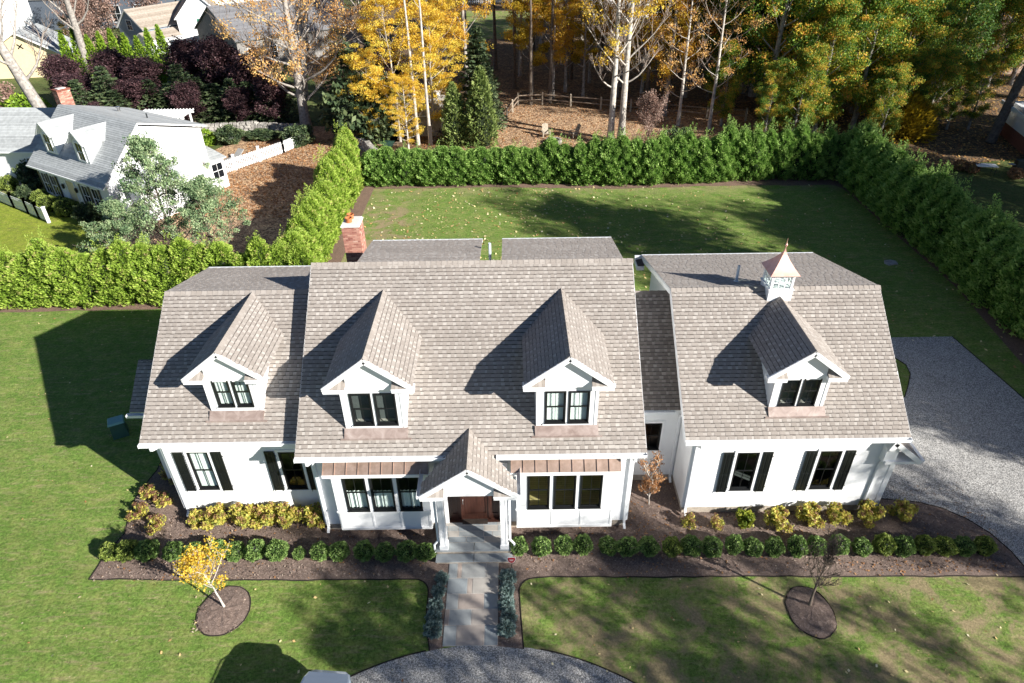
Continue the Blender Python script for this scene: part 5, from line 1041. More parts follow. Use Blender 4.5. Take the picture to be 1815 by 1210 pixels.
place(B_dark, (-37.2, 51.0, 0), 0, 1.2, label='dark shrub in the shaded corner of the neighbouring house', name='evergreen_shrub', cat='shrub'); place(B_dark, (-25.6, 61.2, 0), 0, (1.2, 1.2, .9), label='dark shrub before the fieldstone wall', name='evergreen_shrub', cat='shrub'); place(B_brt, (-27.8, 60.8, 0), 0, (1.3, 1.2, .8), label='green shrub at the left end of the fieldstone wall', name='shrub', cat='shrub')
place(B_dark, (-23, 62.2, 0), 0, (1.8, 1.0, .5), label='low dark groundcover shrub in front of the fieldstone wall', name='evergreen_shrub', cat='shrub')
# big trees beyond the right boundary and the front drive, all outside the picture; they shade the right side and the front lawn
T_sh = tree('shade_oak', 201, 20, .45, .26, 7.0, 26, 'bark_grey', 'leaf_green', per=60, crad=1.3, lsize=.34, upang=32, sec=4, flatz=.7, keep=.95)
T_ls = tree('shade_maple', 202, 16, .30, .30, 5.5, 20, 'bark_grey', 'leaf_orange', per=60, crad=.95, lsize=.22, upang=38, sec=4, ter=1, flatz=.55, keep=.62)
gs = 'large trees outside the frame beyond the right boundary'
for x, y, s in ((41, 20, 1.0), (46, 30, .62), (47, 12, 1.0), (44, 37, .50), (49, 40, .62), (55, 26, .9), (58, 46, .9), (52, 4, 1.0), (61, 36, .9), (60, 14, 1.1), (44, 25, .55), (47, 42, .7), (54, 34, .95), (37, 27, .42), (36.5, 17, .5), (38, 10, .66), (64, 50, 1.1), (60, 55, .75)):
    place(T_sh, (x, y, 0), None, s, label='large leafy tree standing beyond the right boundary hedge', group=gs, name='shade_tree')
for x, y, s in ((21, -1.5, .90), (31, -2.5, .92), (14.5, -.8, .66), (38, 1, .95), (35, -8, 1.0), (31, 6, .62), (33, 13, .8), (36, 20, .8)):
    place(T_ls, (x, y, 0), None, s, label='thin-leaved autumn tree standing beyond the front drive', group='thinning trees outside the frame by the front drive', name='drive_tree')

# ---------------- neighbouring house (left) ----------------
def rotM(x, y, deg): return Matrix.Translation((x, y, 0)) @ Matrix.Rotation(R(deg), 4, 'Z')
def croof(mb, pts, th, top, edge):
    P = [Vector(q) for q in pts]; n = (P[1]-P[0]).cross(P[2]-P[1]).normalized(); mb.mat(top); mb.poly(P); mb.mat(edge); Q = [q-n*th for q in P]; mb.poly(Q[::-1])
    for i in range(len(P)): mb.poly([P[i], Q[i], Q[(i+1) % len(P)], P[(i+1) % len(P)]])
def rowroof(name, parent, M, pts, mat, row=.15, th=.1, edge='white_trim'):
    """roof plane of lapped shingle rows: pts eaveL, eaveR, ridgeR, ridgeL"""
    a, b, c, d = [Vector(q) for q in pts]; L = (d-a).length; n = max(1, int(L/row)); N_ = (b-a).cross(c-b).normalized(); mb = MB(M); croof(mb, pts, th, mat, edge); mb.mat(mat)
    for i in range(n):
        f0, f1 = i/n, min(1, (i+1.1)/n); A, B, C, D = a.lerp(d, f0), b.lerp(c, f0), b.lerp(c, f1), a.lerp(d, f1); mb.tv = random.random()
        mb.poly([A+N_*.03, B+N_*.03, C+N_*.008, D+N_*.008]); mb.poly([A, B, B+N_*.03, A+N_*.03])
    return mb.build(name, parent)
def gmat(name, a, b_):
    m, t, p = nmat(name); p.inputs['Roughness'].default_value = .9; v = N(t, 'ShaderNodeTexNoise'); v.inputs['Scale'].default_value = 4; v.inputs['Detail'].default_value = 6; t.links.new(POS(t), v.inputs['Vector'])
    c = ramp(t, mth(t, 'ADD', mth(t, 'MULTIPLY', v.outputs['Fac'], .7), mth(t, 'MULTIPLY', attr(t), .3)), [(.3, a), (.7, b_)]); t.links.new(c, p.inputs['Base Color'])
gmat('asphalt_grey', (.28, .295, .30), (.44, .46, .465)); gmat('roof_tan', (.24, .20, .16), (.38, .33, .28)); gmat('roof_slate', (.12, .12, .13), (.22, .22, .23)); gmat('cedar_grey', (.20, .19, .18), (.36, .35, .33))
def hwindow(parent, M, x0, x1, z0, z1, y, sh=None, fr='white_trim'):
    b = MB(M).mat(fr); b.box(x0-.08, x0, y-.05, y, z0-.08, z1+.08); b.box(x1, x1+.08, y-.05, y, z0-.08, z1+.08); b.box(x0, x1, y-.05, y, z1, z1+.08); b.box(x0, x1, y-.05, y, z0-.08, z0); zm = (z0+z1)/2; b.box(x0, x1, y-.04, y, zm-.02, zm+.02); b.box((x0+x1)/2-.012, (x0+x1)/2+.012, y-.035, y, z0, z1)
    w = b.build('window', parent); g = MB(M).mat('car_glass'); g.poly([(x0, y-.012, z0), (x1, y-.012, z0), (x1, y-.012, z1), (x0, y-.012, z1)]); g.build('pane', w)
    if sh:
        for a, c in ((x0-.08-sh[0], x0-.085), (x1+.085, x1+.08+sh[0])): s_ = MB(M).mat(sh[1]); s_.box(a, c, y-.07, y-.02, z0-.05, z1+.05); s_.build('shutter', parent)
NB = thing('neighbour_house', 'white cape house with grey roof, two dormers and brick chimney at the left edge', 'house', (-28, 48, 0)); 
MN = rotM(-34.9, 47.5, -32.0)      # local x along the front eave, y to the back
ww, dd = 9.5, 8.6
b = MB(MN).mat('white_paint'); b.prism([(.3, .35, 0), (.3, dd-.3, 0), (.3, dd-.3, 4.7), (.3, 3.6, 6.05), (.3, .35, 2.85)], (ww-.6, 0, 0)); b.build('wall', NB)
rowroof('roof', NB, MN, [(0, 0, 2.9), (ww, 0, 2.9), (ww, 3.6, 6.3), (0, 3.6, 6.3)], 'asphalt_grey'); rowroof('roof', NB, MN, [(ww, dd, 4.9), (0, dd, 4.9), (0, 3.6, 6.3), (ww, 3.6, 6.3)], 'asphalt_grey')
for cx in (2.35, 6.3):
    b = MB(MN).mat('white_paint'); b.prism([(cx-.72, .95, 3.75), (cx+.72, .95, 3.75), (cx+.72, .95, 5.3), (cx, .95, 5.95), (cx-.72, .95, 5.3)], (0, 2.6, 0)); b.build('dormer', NB)
    for s_ in (-1, 1):
        q = [(cx+s_*.9, .7, 5.12), (cx+s_*.9, 3.1, 5.12), (cx, 3.6, 6.02), (cx, .7, 6.02)]; rowroof('dormer_roof', NB, MN, q if s_ > 0 else [q[1], q[0], q[3], q[2]], 'asphalt_grey', th=.07)
    hwindow(NB, MN, cx-.36, cx+.36, 4.0, 5.15, .94)
for a in (.75, 1.85, 5.9, 7.1): hwindow(NB, MN, a, a+.72, .9, 2.35, .34, (.2, 'black_frame'))
b = MB(MN).mat('white_trim'); b.box(3.9, 3.98, .28, .35, .1, 2.45); b.box(4.95, 5.03, .28, .35, .1, 2.45); b.box(3.98, 4.95, .28, .35, 2.37, 2.45); b.mat('cream_wall'); b.box(3.98, 4.95, .31, .35, .1, 2.37); b.build('front_door', NB)
for a in (3.55, 5.2): l = MB(MN).mat('black_frame'); l.lathe((a, .22, 1.7), [(.02, -.02), (.08, 0), (.10, .28), (.02, .36)], 6); l.build('wall_lantern', NB)
b = MB(MN).mat('gutter_white'); b.box(0, ww, -.12, 0, 2.78, 2.88); b.build('gutter', NB)
b = MB(MN).mat('white_paint'); b.box(ww-.3, ww+1.1, 1.6, 5.2, 0, 2.35); b.build('side_porch', NB); rowroof('porch_roof', NB, MN, [(ww+1.3, 1.3, 2.3), (ww+1.3, 5.4, 2.3), (ww-.25, 5.4, 3.1), (ww-.25, 1.3, 3.1)], 'asphalt_grey', th=.07)
b = MB(MN).mat('white_paint'); b.box(7.4, 9.5, 7.9, 9.3, 0, 2.3); b.build('rear_bay', NB); rowroof('bay_roof', NB, MN, [(9.7, 7.7, 2.3), (9.7, 9.5, 2.3), (7.4, 9.5, 2.8), (7.4, 7.7, 2.8)], 'asphalt_grey', th=.06)
hwindow(NB, MN @ Matrix.Translation((9.5, 7.9, 0)) @ Matrix.Rotation(R(90), 4, 'Z'), .25, 1.15, .9, 2.0, -.01)
b = MB(MN).mat('mortar'); b.box(-1.5, -.9, 4.25, 5.15, 3, 6.95); co = b.build('chimney', NB); bk = MB(MN).mat('brick'); bricks(bk, -1.53, -.87, 4.22, 5.18, 4.6, 6.95, .22, .075); bk.build('brick_courses', co, kind='stuff'); b = MB(MN).mat('brick_plain'); b.box(-1.58, -.82, 4.17, 5.23, 6.95, 7.06); b.mat('cement_cap'); b.box(-1.42, -.98, 4.4, 5.0, 7.06, 7.10); b.build('chimney_cap', co)
ME = rotM(-44.5, 51.2, -4)
b = MB(ME).mat('white_paint'); b.prism([(.2, .3, 0), (.2, 6, 0), (.2, 6, 2.9), (.2, 3.1, 4.9), (.2, .3, 2.75)], (9.0, 0, 0)); b.build('side_wing', NB); rowroof('roof', NB, ME, [(0, 0, 2.8), (8.2, 0, 2.8), (10.4, 3.2, 5.25), (0, 3.2, 5.25)], 'asphalt_grey'); rowroof('roof', NB, ME, [(10.4, 6.4, 2.9), (0, 6.4, 2.9), (0, 3.2, 5.25), (10.4, 3.2, 5.25)], 'asphalt_grey')
hwindow(NB, ME, 7.2, 8.0, 1.0, 2.2, .3); b = MB(ME).mat('gutter_white'); b.box(0, 8.3, -.1, 0, 2.7, 2.8); b.build('gutter', NB)
b = MB(MN).mat('chrome'); b.lathe((3.0, 6.2, 5.5), [(.10, 0), (.10, .35), (.16, .36), (.16, .44), (.0, .46)], 10); b.build('vent_pipe', NB); b = MB(MN).mat('dark_metal'); b.lathe((6.6, 6.1, 5.5), [(.05, 0), (.05, .45)], 8); b.build('vent_pipe', NB)
# white fences
def fence(name, label, P, h, mat, post, sp=.13, pw=.075, rails=(.25, .8), solid=False, postw=.12, plen=2.4, every=None, group=None, individually=False):
    o = thing(name, label, 'fence', (P[0][0], P[0][1], 0), group); pk = MB().mat(mat); tot = 0
    for (x0, y0), (x1, y1) in zip(P, P[1:]):
        L = math.hypot(x1-x0, y1-y0); d = ((x1-x0)/L, (y1-y0)/L); nn = (-d[1], d[0]); n = max(1, round(L/plen))
        for i in range(n+1):
            b = MB().mat(mat); cx, cy = x0+d[0]*L*i/n, y0+d[1]*L*i/n; b.box(cx-postw/2, cx+postw/2, cy-postw/2, cy+postw/2, 0, post); b.box(cx-postw/2-.03, cx+postw/2+.03, cy-postw/2-.03, cy+postw/2+.03, post, post+.04); b.build('post', o)
        for r_ in rails:
            b = MB().mat(mat); b.beam((x0, y0, r_*h), (x1, y1, r_*h), .05, .09); b.build('rail', o)
        k = int(L/sp)
        for i in range(k):
            q = (i+.5)/k; cx, cy = x0+d[0]*L*q, y0+d[1]*L*q; z1 = h*(1+random.uniform(-.005, .005)); b = MB().mat(mat) if individually else pk
            b.beam((cx+nn[0]*.04, cy+nn[1]*.04, .06), (cx+nn[0]*.04, cy+nn[1]*.04, z1), pw, .02, nn+(0,)) if False else b.beam((cx, cy, .06), (cx, cy, z1), pw, .022, (nn[0], nn[1], 0))
            if individually: b.build('board', o)
    if pk.f: pk.build('pickets', o, kind='stuff')
    return o
fence('picket_fence', 'white picket fence running up behind the leaf-covered yard', [(-24.0, 51.8), (-19.8, 58.0), (-18.7, 60.4)], 1.05, 'white_trim', 1.3, .17, .085, postw=.16)
fence('picket_fence', 'white board fence with posts at the left edge below the clipped shrubs', [(-41.5, 49.8), (-38.3, 47.76), (-36.4, 46.5), (-34.7, 45.4), (-33.4, 44.5), (-32.3, 43.7)], .95, 'white_trim', 1.15, .12, .10, postw=.16)
# pergola behind the neighbour, lounge, garden bits
pg = thing('pergola', 'white slatted pergola top behind the neighbouring grey roof', 'pergola', (-31, 61.6, 0))
for x in (-33.0, -29.2):
    for y in (60.4, 62.6): b = MB().mat('white_trim'); b.box(x-.07, x+.07, y-.07, y+.07, 0, 2.4); b.build('post', pg)
for y in (60.4, 62.6): b = MB().mat('white_trim'); b.box(-33.4, -28.8, y-.05, y+.05, 2.4, 2.55); b.build('beam', pg)
for i in range(16): b = MB().mat('white_trim'); x = -33.3+i*.29; b.box(x, x+.05, 60.0, 63.0, 2.55, 2.68); b.build('slat', pg)
lg = thing('lounge_chair', 'grey reclining garden lounger on the leafy lawn behind the picket fence', 'lounger', (-24, 55.6, 0)); ML = rotM(-23.9, 55.2, 62)
b = MB(ML).mat('lounge_grey'); b.box(-.1, 1.25, -.33, .33, .30, .36); b.build('seat', lg); b = MB(ML).mat('lounge_grey'); b.hexa([(1.25, -.33, .30), (1.95, -.33, .78), (1.95, .33, .78), (1.25, .33, .30), (1.22, -.33, .36), (1.92, -.33, .84), (1.92, .33, .84), (1.22, .33, .36)]); b.build('backrest', lg)
for x in (0, 1.3):
    for y in (-.3, .3): b = MB(ML).mat('lounge_grey'); b.tube([(x, y, 0), (x, y, .32)], .025, 6); b.build('leg', lg)
# fieldstone walls
def stonewall(label, P, h, w):
    o = thing('stone_wall', label, 'wall', (P[0][0], P[0][1], 0)); mb = MB().mat('stone'); r_ = random.Random(3)
    for (x0, y0), (x1, y1) in zip(P, P[1:]):
        L = math.hypot(x1-x0, y1-y0); z = 0
        while z < h:
            u = r_.uniform(-.2, 0); hh = r_.uniform(.18, .30)
            while u < L:
                l = r_.uniform(.25, .6); f = (u+l/2)/L; cx, cy = x0+(x1-x0)*f+r_.uniform(-.05, .05), y0+(y1-y0)*f+r_.uniform(-.05, .05); a = math.atan2(y1-y0, x1-x0)+r_.uniform(-.15, .15); c, s_ = math.cos(a), math.sin(a)
                pts = []
                for zz, k in ((z, .9), (z+hh*.96, .78)):
                    for sx, sy in ((-1, -1), (1, -1), (1, 1), (-1, 1)):
                        px, py = sx*l/2*k*r_.uniform(.85, 1.08), sy*w/2*k*r_.uniform(.85, 1.1); pts.append((cx+px*c-py*s_, cy+px*s_+py*c, zz+r_.uniform(-.03, .03)))
                mb.hexa(pts); u += l
            z += hh
    mb.build('stones', o, kind='stuff'); return o
stonewall('dry fieldstone wall behind the shrubs and the leafy yard', [(-29.5, 63.4), (-24, 64.2), (-19.8, 63.4)], .95, .55)
stonewall('tumbled pale fieldstone wall left of the shed and yellow maple', [(-14.2, 60.5), (-12.4, 58.2), (-11.4, 56.0), (-10.9, 53.8)], .7, .6)
# ---------------- houses at the top left ----------------
def farhouse(label, x, y, deg, w, d, he, hr, wall, roof, wins=(), endw=(), parts=None, trim='white_trim', sh=None):
    o = thing('far_house', label, 'house', (x, y, 0)); M = rotM(x, y, deg); b = MB(M).mat(wall); b.prism([(.25, .25, 0), (.25, d-.25, 0), (.25, d-.25, he), (.25, d/2, hr-.15), (.25, .25, he)], (w-.5, 0, 0)); b.build('wall', o)
    rowroof('roof', o, M, [(0, -.1, he-.1), (w, -.1, he-.1), (w, d/2, hr), (0, d/2, hr)], roof, .3, .14, trim); rowroof('roof', o, M, [(w, d+.1, he-.1), (0, d+.1, he-.1), (0, d/2, hr), (w, d/2, hr)], roof, .3, .14, trim)
    for a, c, e, f in wins: hwindow(o, M, a, c, e, f, .24, sh)
    for a, c, e, f in endw: hwindow(o, M @ Matrix.Translation((.25, d, 0)) @ Matrix.Rotation(R(-90), 4, 'Z'), a, c, e, f, -.01)
    return o
farhouse('pale yellow gabled garage behind the huge leaning bare tree', -66, 93.5, 28, 4.5, 7.5, 2.8, 5.4, 'cream_wall', 'roof_tan') if False else None
g = thing('far_garage', 'pale yellow gabled garage behind the huge leaning bare tree', 'garage', (-60, 90, 0)); M = rotM(-64.5, 88.2, 8)
b = MB(M).mat('cream_wall'); b.prism([(0, 0, 0), (9.2, 0, 0), (9.2, 0, 2.7), (4.6, 0, 5.2), (0, 0, 2.7)], (0, 6, 0)); b.build('wall', g)
rowroof('roof', g, M, [(9.7, -.5, 2.5), (9.7, 6.3, 2.5), (4.6, 6.3, 5.35), (4.6, -.5, 5.35)], 'asphalt_grey', .3, .18); rowroof('roof', g, M, [(-.5, 6.3, 2.5), (-.5, -.5, 2.5), (4.6, -.5, 5.35), (4.6, 6.3, 5.35)], 'asphalt_grey', .3, .18)
b = MB(M).mat('black_frame'); b.beam((4.3, -.03, 3.4), (4.9, -.03, 3.9), .12, .05, (0, 1, 0)); b.beam((4.9, -.03, 3.4), (4.3, -.03, 3.9), .12, .05, (0, 1, 0)); b.build('wall_ornament', g)
farhouse('blue-grey barn-gabled house with tan roof and arched gable window', -50.3, 100.6, 61, 13, 5.6, 3.6, 5.9, 'bluegrey_wall', 'roof_tan', ((2, 3, 1, 2.6), (6, 7, 1, 2.6)), ((2.3, 3.3, 3.3, 4.5),))
farhouse('low tan-roofed wing with a white wall in front of the barn-gabled house', -48.9, 98.6, 61, 9, 3.2, 2.5, 3.3, 'white_paint', 'roof_tan')
farhouse('white house with two gables and green shutters behind the barn-gabled house', -49, 122, 10, 12, 9, 5, 8.8, 'white_paint', 'roof_tan', ((2, 3, 1, 2.6), (8, 9, 1, 2.6)), (), sh=(.4, 'green_shutter'))
o = thing('far_house', 'white cross-gabled house with green shutters beside the large slate roof', 'house', (-47, 108, 0)); M = rotM(-46.5, 103.5, 22)
b = MB(M).mat('white_paint'); b.prism([(0, 0, 0), (6, 0, 0), (6, 0, 4.6), (3, 0, 7.4), (0, 0, 4.6)], (0, 9, 0)); b.build('wall', o)
rowroof('roof', o, M, [(6.3, -.4, 4.4), (6.3, 9, 4.4), (3, 9, 7.8), (3, -.4, 7.8)], 'roof_tan', .3, .15); rowroof('roof', o, M, [(-.3, 9, 4.4), (-.3, -.4, 4.4), (3, -.4, 7.8), (3, 9, 7.8)], 'roof_tan', .3, .15); hwindow(o, M, 3.2, 4.2, 2.6, 4.2, -.01, (.5, 'green_shutter'))
farhouse('large grey cedar-roofed house half hidden by the orange tree', -34.3, 90.9, 41, 18, 13.9, 3.6, 6.9, 'cedar_grey', 'roof_slate', ((1.5, 2.4, .9, 2.4), (4.5, 5.4, .9, 2.4), (9, 10, .9, 2.4)), ((8.2, 9.4, 4.1, 5.3),), trim='grey_roof')
farhouse('long dark slate-blue house at the top left edge', -84, 124, 4, 26, 9, 4.8, 8, 'slate_wall', 'asphalt_grey', ((12, 13.5, 1, 3.5), (17, 18.5, 1, 3.5), (21, 22.5, 1, 3.5)))
farhouse('tall white house at the top left corner', -92, 118, -24, 12, 9, 7.5, 10.5, 'white_paint', 'asphalt_grey', ((2, 3, 1, 2.6), (6, 7, 1, 2.6), (2, 3, 4.4, 6), (6, 7, 4.4, 6), (9.5, 10.5, 4.4, 6)), ((3, 4, 1, 3), (3, 4, 4.4, 6)))
sheet('far_road', [(-100, 96), (-64, 96), (-62, 103), (-100, 108)], .012, 'asphalt')
# ---------------- grey shed, gate, rail fence ----------------
sd = thing('shed', 'small shed with grey shingled roof behind the yellow maple', 'shed', (-8.2, 64, 0))
b = MB().mat('pale_wood'); b.box(-9.9, -6.2, 62.4, 66.4, 0, 2.2); b.build('wall', sd); b = MB().mat('white_trim'); b.box(-6.25, -6.1, 62.3, 62.5, 0, 2.3); b.box(-6.25, -6.1, 66.3, 66.5, 0, 2.3); b.build('corner_board', sd)
rowroof('roof', sd, None, [(-10.2, 61.9, 2.0), (-5.95, 61.9, 2.0), (-5.95, 64.4, 3.2), (-10.2, 64.4, 3.2)], 'cedar_grey', .22); rowroof('roof', sd, None, [(-5.95, 66.9, 2.0), (-10.2, 66.9, 2.0), (-10.2, 64.4, 3.2), (-5.95, 64.4, 3.2)], 'cedar_grey', .22)
b = MB().mat('cement_cap'); b.lathe((-6.6, 64.4, 3.1), [(.22, 0), (.22, .4), (.32, .42), (.32, .5), (0, .56)], 10); b.build('roof_vent', sd)
gt = thing('garden_gate', 'dark brown wooden gate with a diagonal brace beside the pale green cones', 'gate', (-6.2, 60.2, 0))
for x in (-7.0, -5.3): b = MB().mat('dark_wood'); b.box(x-.13, x+.13, 59.6, 59.85, 0, 1.7); b.build('gate_post', gt)
b = MB().mat('dark_wood'); b.box(-6.87, -5.43, 59.7, 59.78, 1.2, 1.3); b.box(-6.87, -5.43, 59.7, 59.78, .35, .45); b.beam((-6.8, 59.74, .4), (-6.15, 59.74, 1.25), .07, .08, (0, 1, 0)); b.beam((-5.5, 59.74, .4), (-6.15, 59.74, 1.25), .07, .08, (0, 1, 0)); b.box(-6.2, -6.1, 59.7, 59.78, .2, 1.5); b.build('gate_leaf', gt)
for nm, lb, P in (('rail_fence', 'brown split-rail fence across the back of the leafy clearing', [(1.0, 72.6), (3.6, 72.8), (6.5, 71.9), (9.5, 70.6), (12.4, 69.6), (15.8, 68.2), (19.5, 66.8), (23, 65.8)]), ('rail_fence', 'short split-rail fence along the left side of the clearing', [(1.0, 72.6), (.4, 70.0), (-.2, 67.3), (-.8, 64.8)])):
    o = thing(nm, lb, 'fence', (*P[0], 0))
    for x, y in P: b = MB().mat('pale_wood'); b.hexa([(x-.09, y-.09, 0), (x+.09, y-.09, 0), (x+.09, y+.09, 0), (x-.09, y+.09, 0), (x-.07, y-.07, 1.25), (x+.07, y-.07, 1.2), (x+.07, y+.07, 1.25), (x-.07, y+.07, 1.3)]); b.build('post', o)
    for (x0, y0), (x1, y1) in zip(P, P[1:]):
        for z in (.5, 1.0): b = MB().mat('weathered_wood'); b.tube([(x0, y0, z+random.uniform(-.05, .05)), ((x0+x1)/2, (y0+y1)/2, z+.02), (x1, y1, z+random.uniform(-.05, .05))], [.05, .07, .05], 5); b.build('rail', o)
def adirondack(x, y, deg, label):
    o = thing('adirondack_chair', label, 'chair', (x, y, 0), 'wooden chairs in the leafy clearing'); M = rotM(x, y, deg)
    for i in range(5): b = MB(M).mat('pale_wood'); a = -.27+i*.11; b.hexa([(a, .28, .28), (a+.1, .28, .28), (a+.1, .31, .28), (a, .31, .28), (a, .62, 1.08+.04*(2-abs(i-2))), (a+.1, .62, 1.08+.04*(2-abs(i-2))), (a+.1, .65, 1.08+.04*(2-abs(i-2))), (a, .65, 1.08+.04*(2-abs(i-2)))]); b.build('back_slat', o)
    for i in range(4): b = MB(M).mat('pale_wood'); c = -.28+i*.15; z = .40-.04*i; b.box(-.28, .28, c, c+.13, z, z+.025); b.build('seat_slat', o)
    for sx in (-.32, .32):
        b = MB(M).mat('pale_wood'); b.box(sx-.07, sx+.07, -.32, .42, .56, .585); b.build('armrest', o); b = MB(M).mat('pale_wood'); b.box(sx-.04, sx+.04, -.30, -.20, 0, .56); b.build('leg', o); b = MB(M).mat('pale_wood'); b.beam((sx*.9, -.1, .35), (sx*.9, .6, .02), .03, .1); b.build('leg', o)
adirondack(3.4, 61.5, 8, 'left wooden adirondack chair in the leafy clearing behind the hedge'); adirondack(5.9, 61.4, -60, 'right wooden adirondack chair, turned sideways, in the leafy clearing')
fp = thing('fire_pit', 'round stone fire pit between the two adirondack chairs', 'fire pit', (4.0, 59.8, 0)); mb = MB().mat('stone')
for i in range(12):
    a = i*math.pi/6; M = rotM(4.0+.62*math.cos(a), 59.9+.62*math.sin(a), math.degrees(a)); q = MB(M).mat('stone'); q.hexa([(-.12, -.15, 0), (.12, -.15, 0), (.12, .15, 0), (-.12, .15, 0), (-.1, -.13, .32), (.1, -.13, .32), (.1, .13, .34), (-.1, .13, .34)]); q.build('stone', fp)
wb_ = thing('wheelbarrow', 'dark green wheelbarrow parked by the tumbled stone wall', 'wheelbarrow', (-10.6, 58.7, 0)); b = MB().mat('green_plastic'); b.hexa([(-11.0, 58.4, .35), (-10.3, 58.4, .35), (-10.3, 58.9, .35), (-11.0, 58.9, .35), (-11.2, 58.25, .7), (-10.1, 58.25, .7), (-10.1, 59.05, .7), (-11.2, 59.05, .7)]); b.build('tray', wb_); b = MB().mat('rubber'); b.lathe((-11.25, 58.65, .05), [(.02, 0), (.2, .0), (.2, .1), (.02, .1)], 12); b.build('wheel', wb_); b = MB().mat('weathered_wood'); b.beam((-11.2, 58.45, .32), (-9.6, 58.4, .6), .04, .04); b.beam((-11.2, 58.85, .32), (-9.6, 58.9, .6), .04, .04); b.build('handle', wb_)
# ---------------- right side: board fence, brick house corner, patio ----------------
fence('board_fence', 'brown vertical board fence at the top right', [(44.5, 79.6), (49, 80.6), (52.5, 81.5)], 1.8, 'brown_fence', 1.95, .155, .145, individually=True, postw=.14)
fence('board_fence', 'taller stretch of brown board fence running off the right edge', [(52.5, 81.6), (58, 83.0), (66, 84.8)], 2.5, 'brown_fence', 2.55, .2, .19, individually=True, postw=.14)
rh = thing('brick_house', 'corner of a brick house with white eaves at the right edge', 'house', (44, 55, 0)); M = rotM(41.4, 52.0, -14)
b = MB(M).mat('brick_plain'); b.box(1.0, 12, 1.0, 9, 0, 1.2); b.build('wall', rh); b = MB(M).mat('white_paint'); b.box(.95, 12, .95, 9, 1.2, 3.0); b.build('upper_wall', rh)
rowroof('roof', rh, M, [(.2, .2, 3.0), (13, .2, 3.0), (13, 5, 5.6), (.2, 5, 5.6)], 'roof_slate', .3, .22); b = MB(M).mat('white_trim'); b.box(.15, 13, .1, .22, 2.75, 3.05); b.box(.1, .22, .1, 9, 2.75, 3.05); b.box(.8, .96, .8, .96, 0, 2.8); b.build('eave_trim', rh); hwindow(rh, M, 2.0, 2.9, 1.3, 2.5, .93)
pt = thing('patio_table', 'white rectangular patio table in the shaded yard at the right edge', 'table', (37.6, 50.4, 0)); b = MB(rotM(37.2, 50.6, -10)).mat('white_trim'); b.box(-.75, .75, -.4, .4, .70, .74); b.build('table_top', pt)
for sx in (-.65, .65):
    for sy in (-.3, .3): b = MB(rotM(37.2, 50.6, -10)).mat('dark_metal'); b.tube([(sx, sy, 0), (sx, sy, .7)], .02, 5); b.build('leg', pt)
gr = thing('grill', 'dark covered grill beside the brick house at the right edge', 'grill', (39.6, 50.4, 0)); b = MB().mat('dark_metal'); b.hexa([(39.3, 50.2, .1), (40.3, 50.2, .1), (40.3, 50.8, .1), (39.3, 50.8, .1), (39.35, 50.25, 1.1), (40.25, 50.25, 1.1), (40.2, 50.7, 1.15), (39.4, 50.7, 1.15)]); b.build('body', gr); b = MB().mat('lounge_grey'); b.box(38.9, 39.3, 50.3, 50.7, .8, .84); b.build('side_shelf', gr)
mum = proto('mums'); add('foliage', ball_mesh('foliage', .55, .42, .4, 700, .14, 'bloom_tan', .05), mum)
for i, (x, y) in enumerate(((35.9, 51.6), (36.5, 51.0), (39.0, 49.6))): place(mum, (x, y, 0), None, 1, label=('leftmost', 'middle', 'rightmost')[i]+' of the three rust-coloured rounded mums by the patio table', cat='plant', name='mums', group='mums on the shaded patio')
tb = thing('tree_trunk', 'dark trunk standing behind the brick house corner at the right edge', 'tree', (41.5, 57.5, 0)); b = MB().mat('bark_brown'); b.tube([(42.3, 58.2, 0), (43.4, 59, 5), (45, 60, 10), (46, 61, 15)], [.42, .36, .3, .2], 10); b.build('trunk', tb, smooth=True)
wh = farhouse('white house with an outdoor stair seen through the green trees at top right', 50, 104, -8, 14, 9, 5, 8.4, 'white_paint', 'roof_slate', ((8, 9, 1, 2.5), (11, 12, 1, 2.5)))
sr = thing('outdoor_stair', 'white railed outdoor stair glimpsed through the trees at top right', 'stair', (48, 95, 0))
for i in range(10): b = MB().mat('white_trim'); b.box(47.2+i*.4, 47.65+i*.4, 95, 96.3, .2*i, .2*i+.22); b.build('step', sr)
b = MB().mat('white_trim'); b.beam((47.2, 95, 1.1), (51.2, 95, 3.1), .07, .08)
for i in range(16): b.box(47.2+i*.26, 47.26+i*.26, 94.97, 95.03, .13*i+.1, .13*i+1.1)
b.build('railing', sr)
wf = farhouse('white house front at the very top centre beyond the far lawn', -10, 158, 3, 16, 8, 4.5, 7.5, 'white_paint', 'asphalt_grey'); fence('picket_fence', 'white fence across the far lawn at the very top centre', [(-12, 149), (4, 150)], 1.2, 'white_trim', 1.4, .4, .15, rails=(.3, .9))
farhouse('pale house glimpsed behind golden leaves at the top centre', 14, 128, 5, 14, 8, 4.5, 7.5, 'white_paint', 'roof_slate')
# ---------------- vehicle, sign, utility box ----------------
ca = thing('parked_car', 'silver-blue SUV roof end at the bottom edge on the gravel turnaround', 'car', (-5.25, 7.55, 0)); MC = rotM(-5.22, 7.78, -5)
def loft(secs, mat, name, smooth=True):      # secs: (y, halfw, z0, z1, round)
    mb = MB(MC).mat(mat); rings = []
    for y, w, z0, z1, r in secs:
        ring = []
        for sx, sz, a0 in ((1, 1, 0), (-1, 1, 90), (-1, -1, 180), (1, -1, 270)):
            for k in range(4): a = R(a0+k*30); ring.append((sx*(w-r)+r*math.cos(a), y, (z1-r if sz > 0 else z0+r)+r*math.sin(a)))
        rings.append(ring)
    n = len(rings[0])
    for i in range(len(rings)-1):
        for k in range(n): mb.poly([rings[i][k], rings[i][(k+1) % n], rings[i+1][(k+1) % n], rings[i+1][k]])
    mb.poly(rings[0]); mb.poly(rings[-1]); return mb.build(name, ca, smooth=smooth)
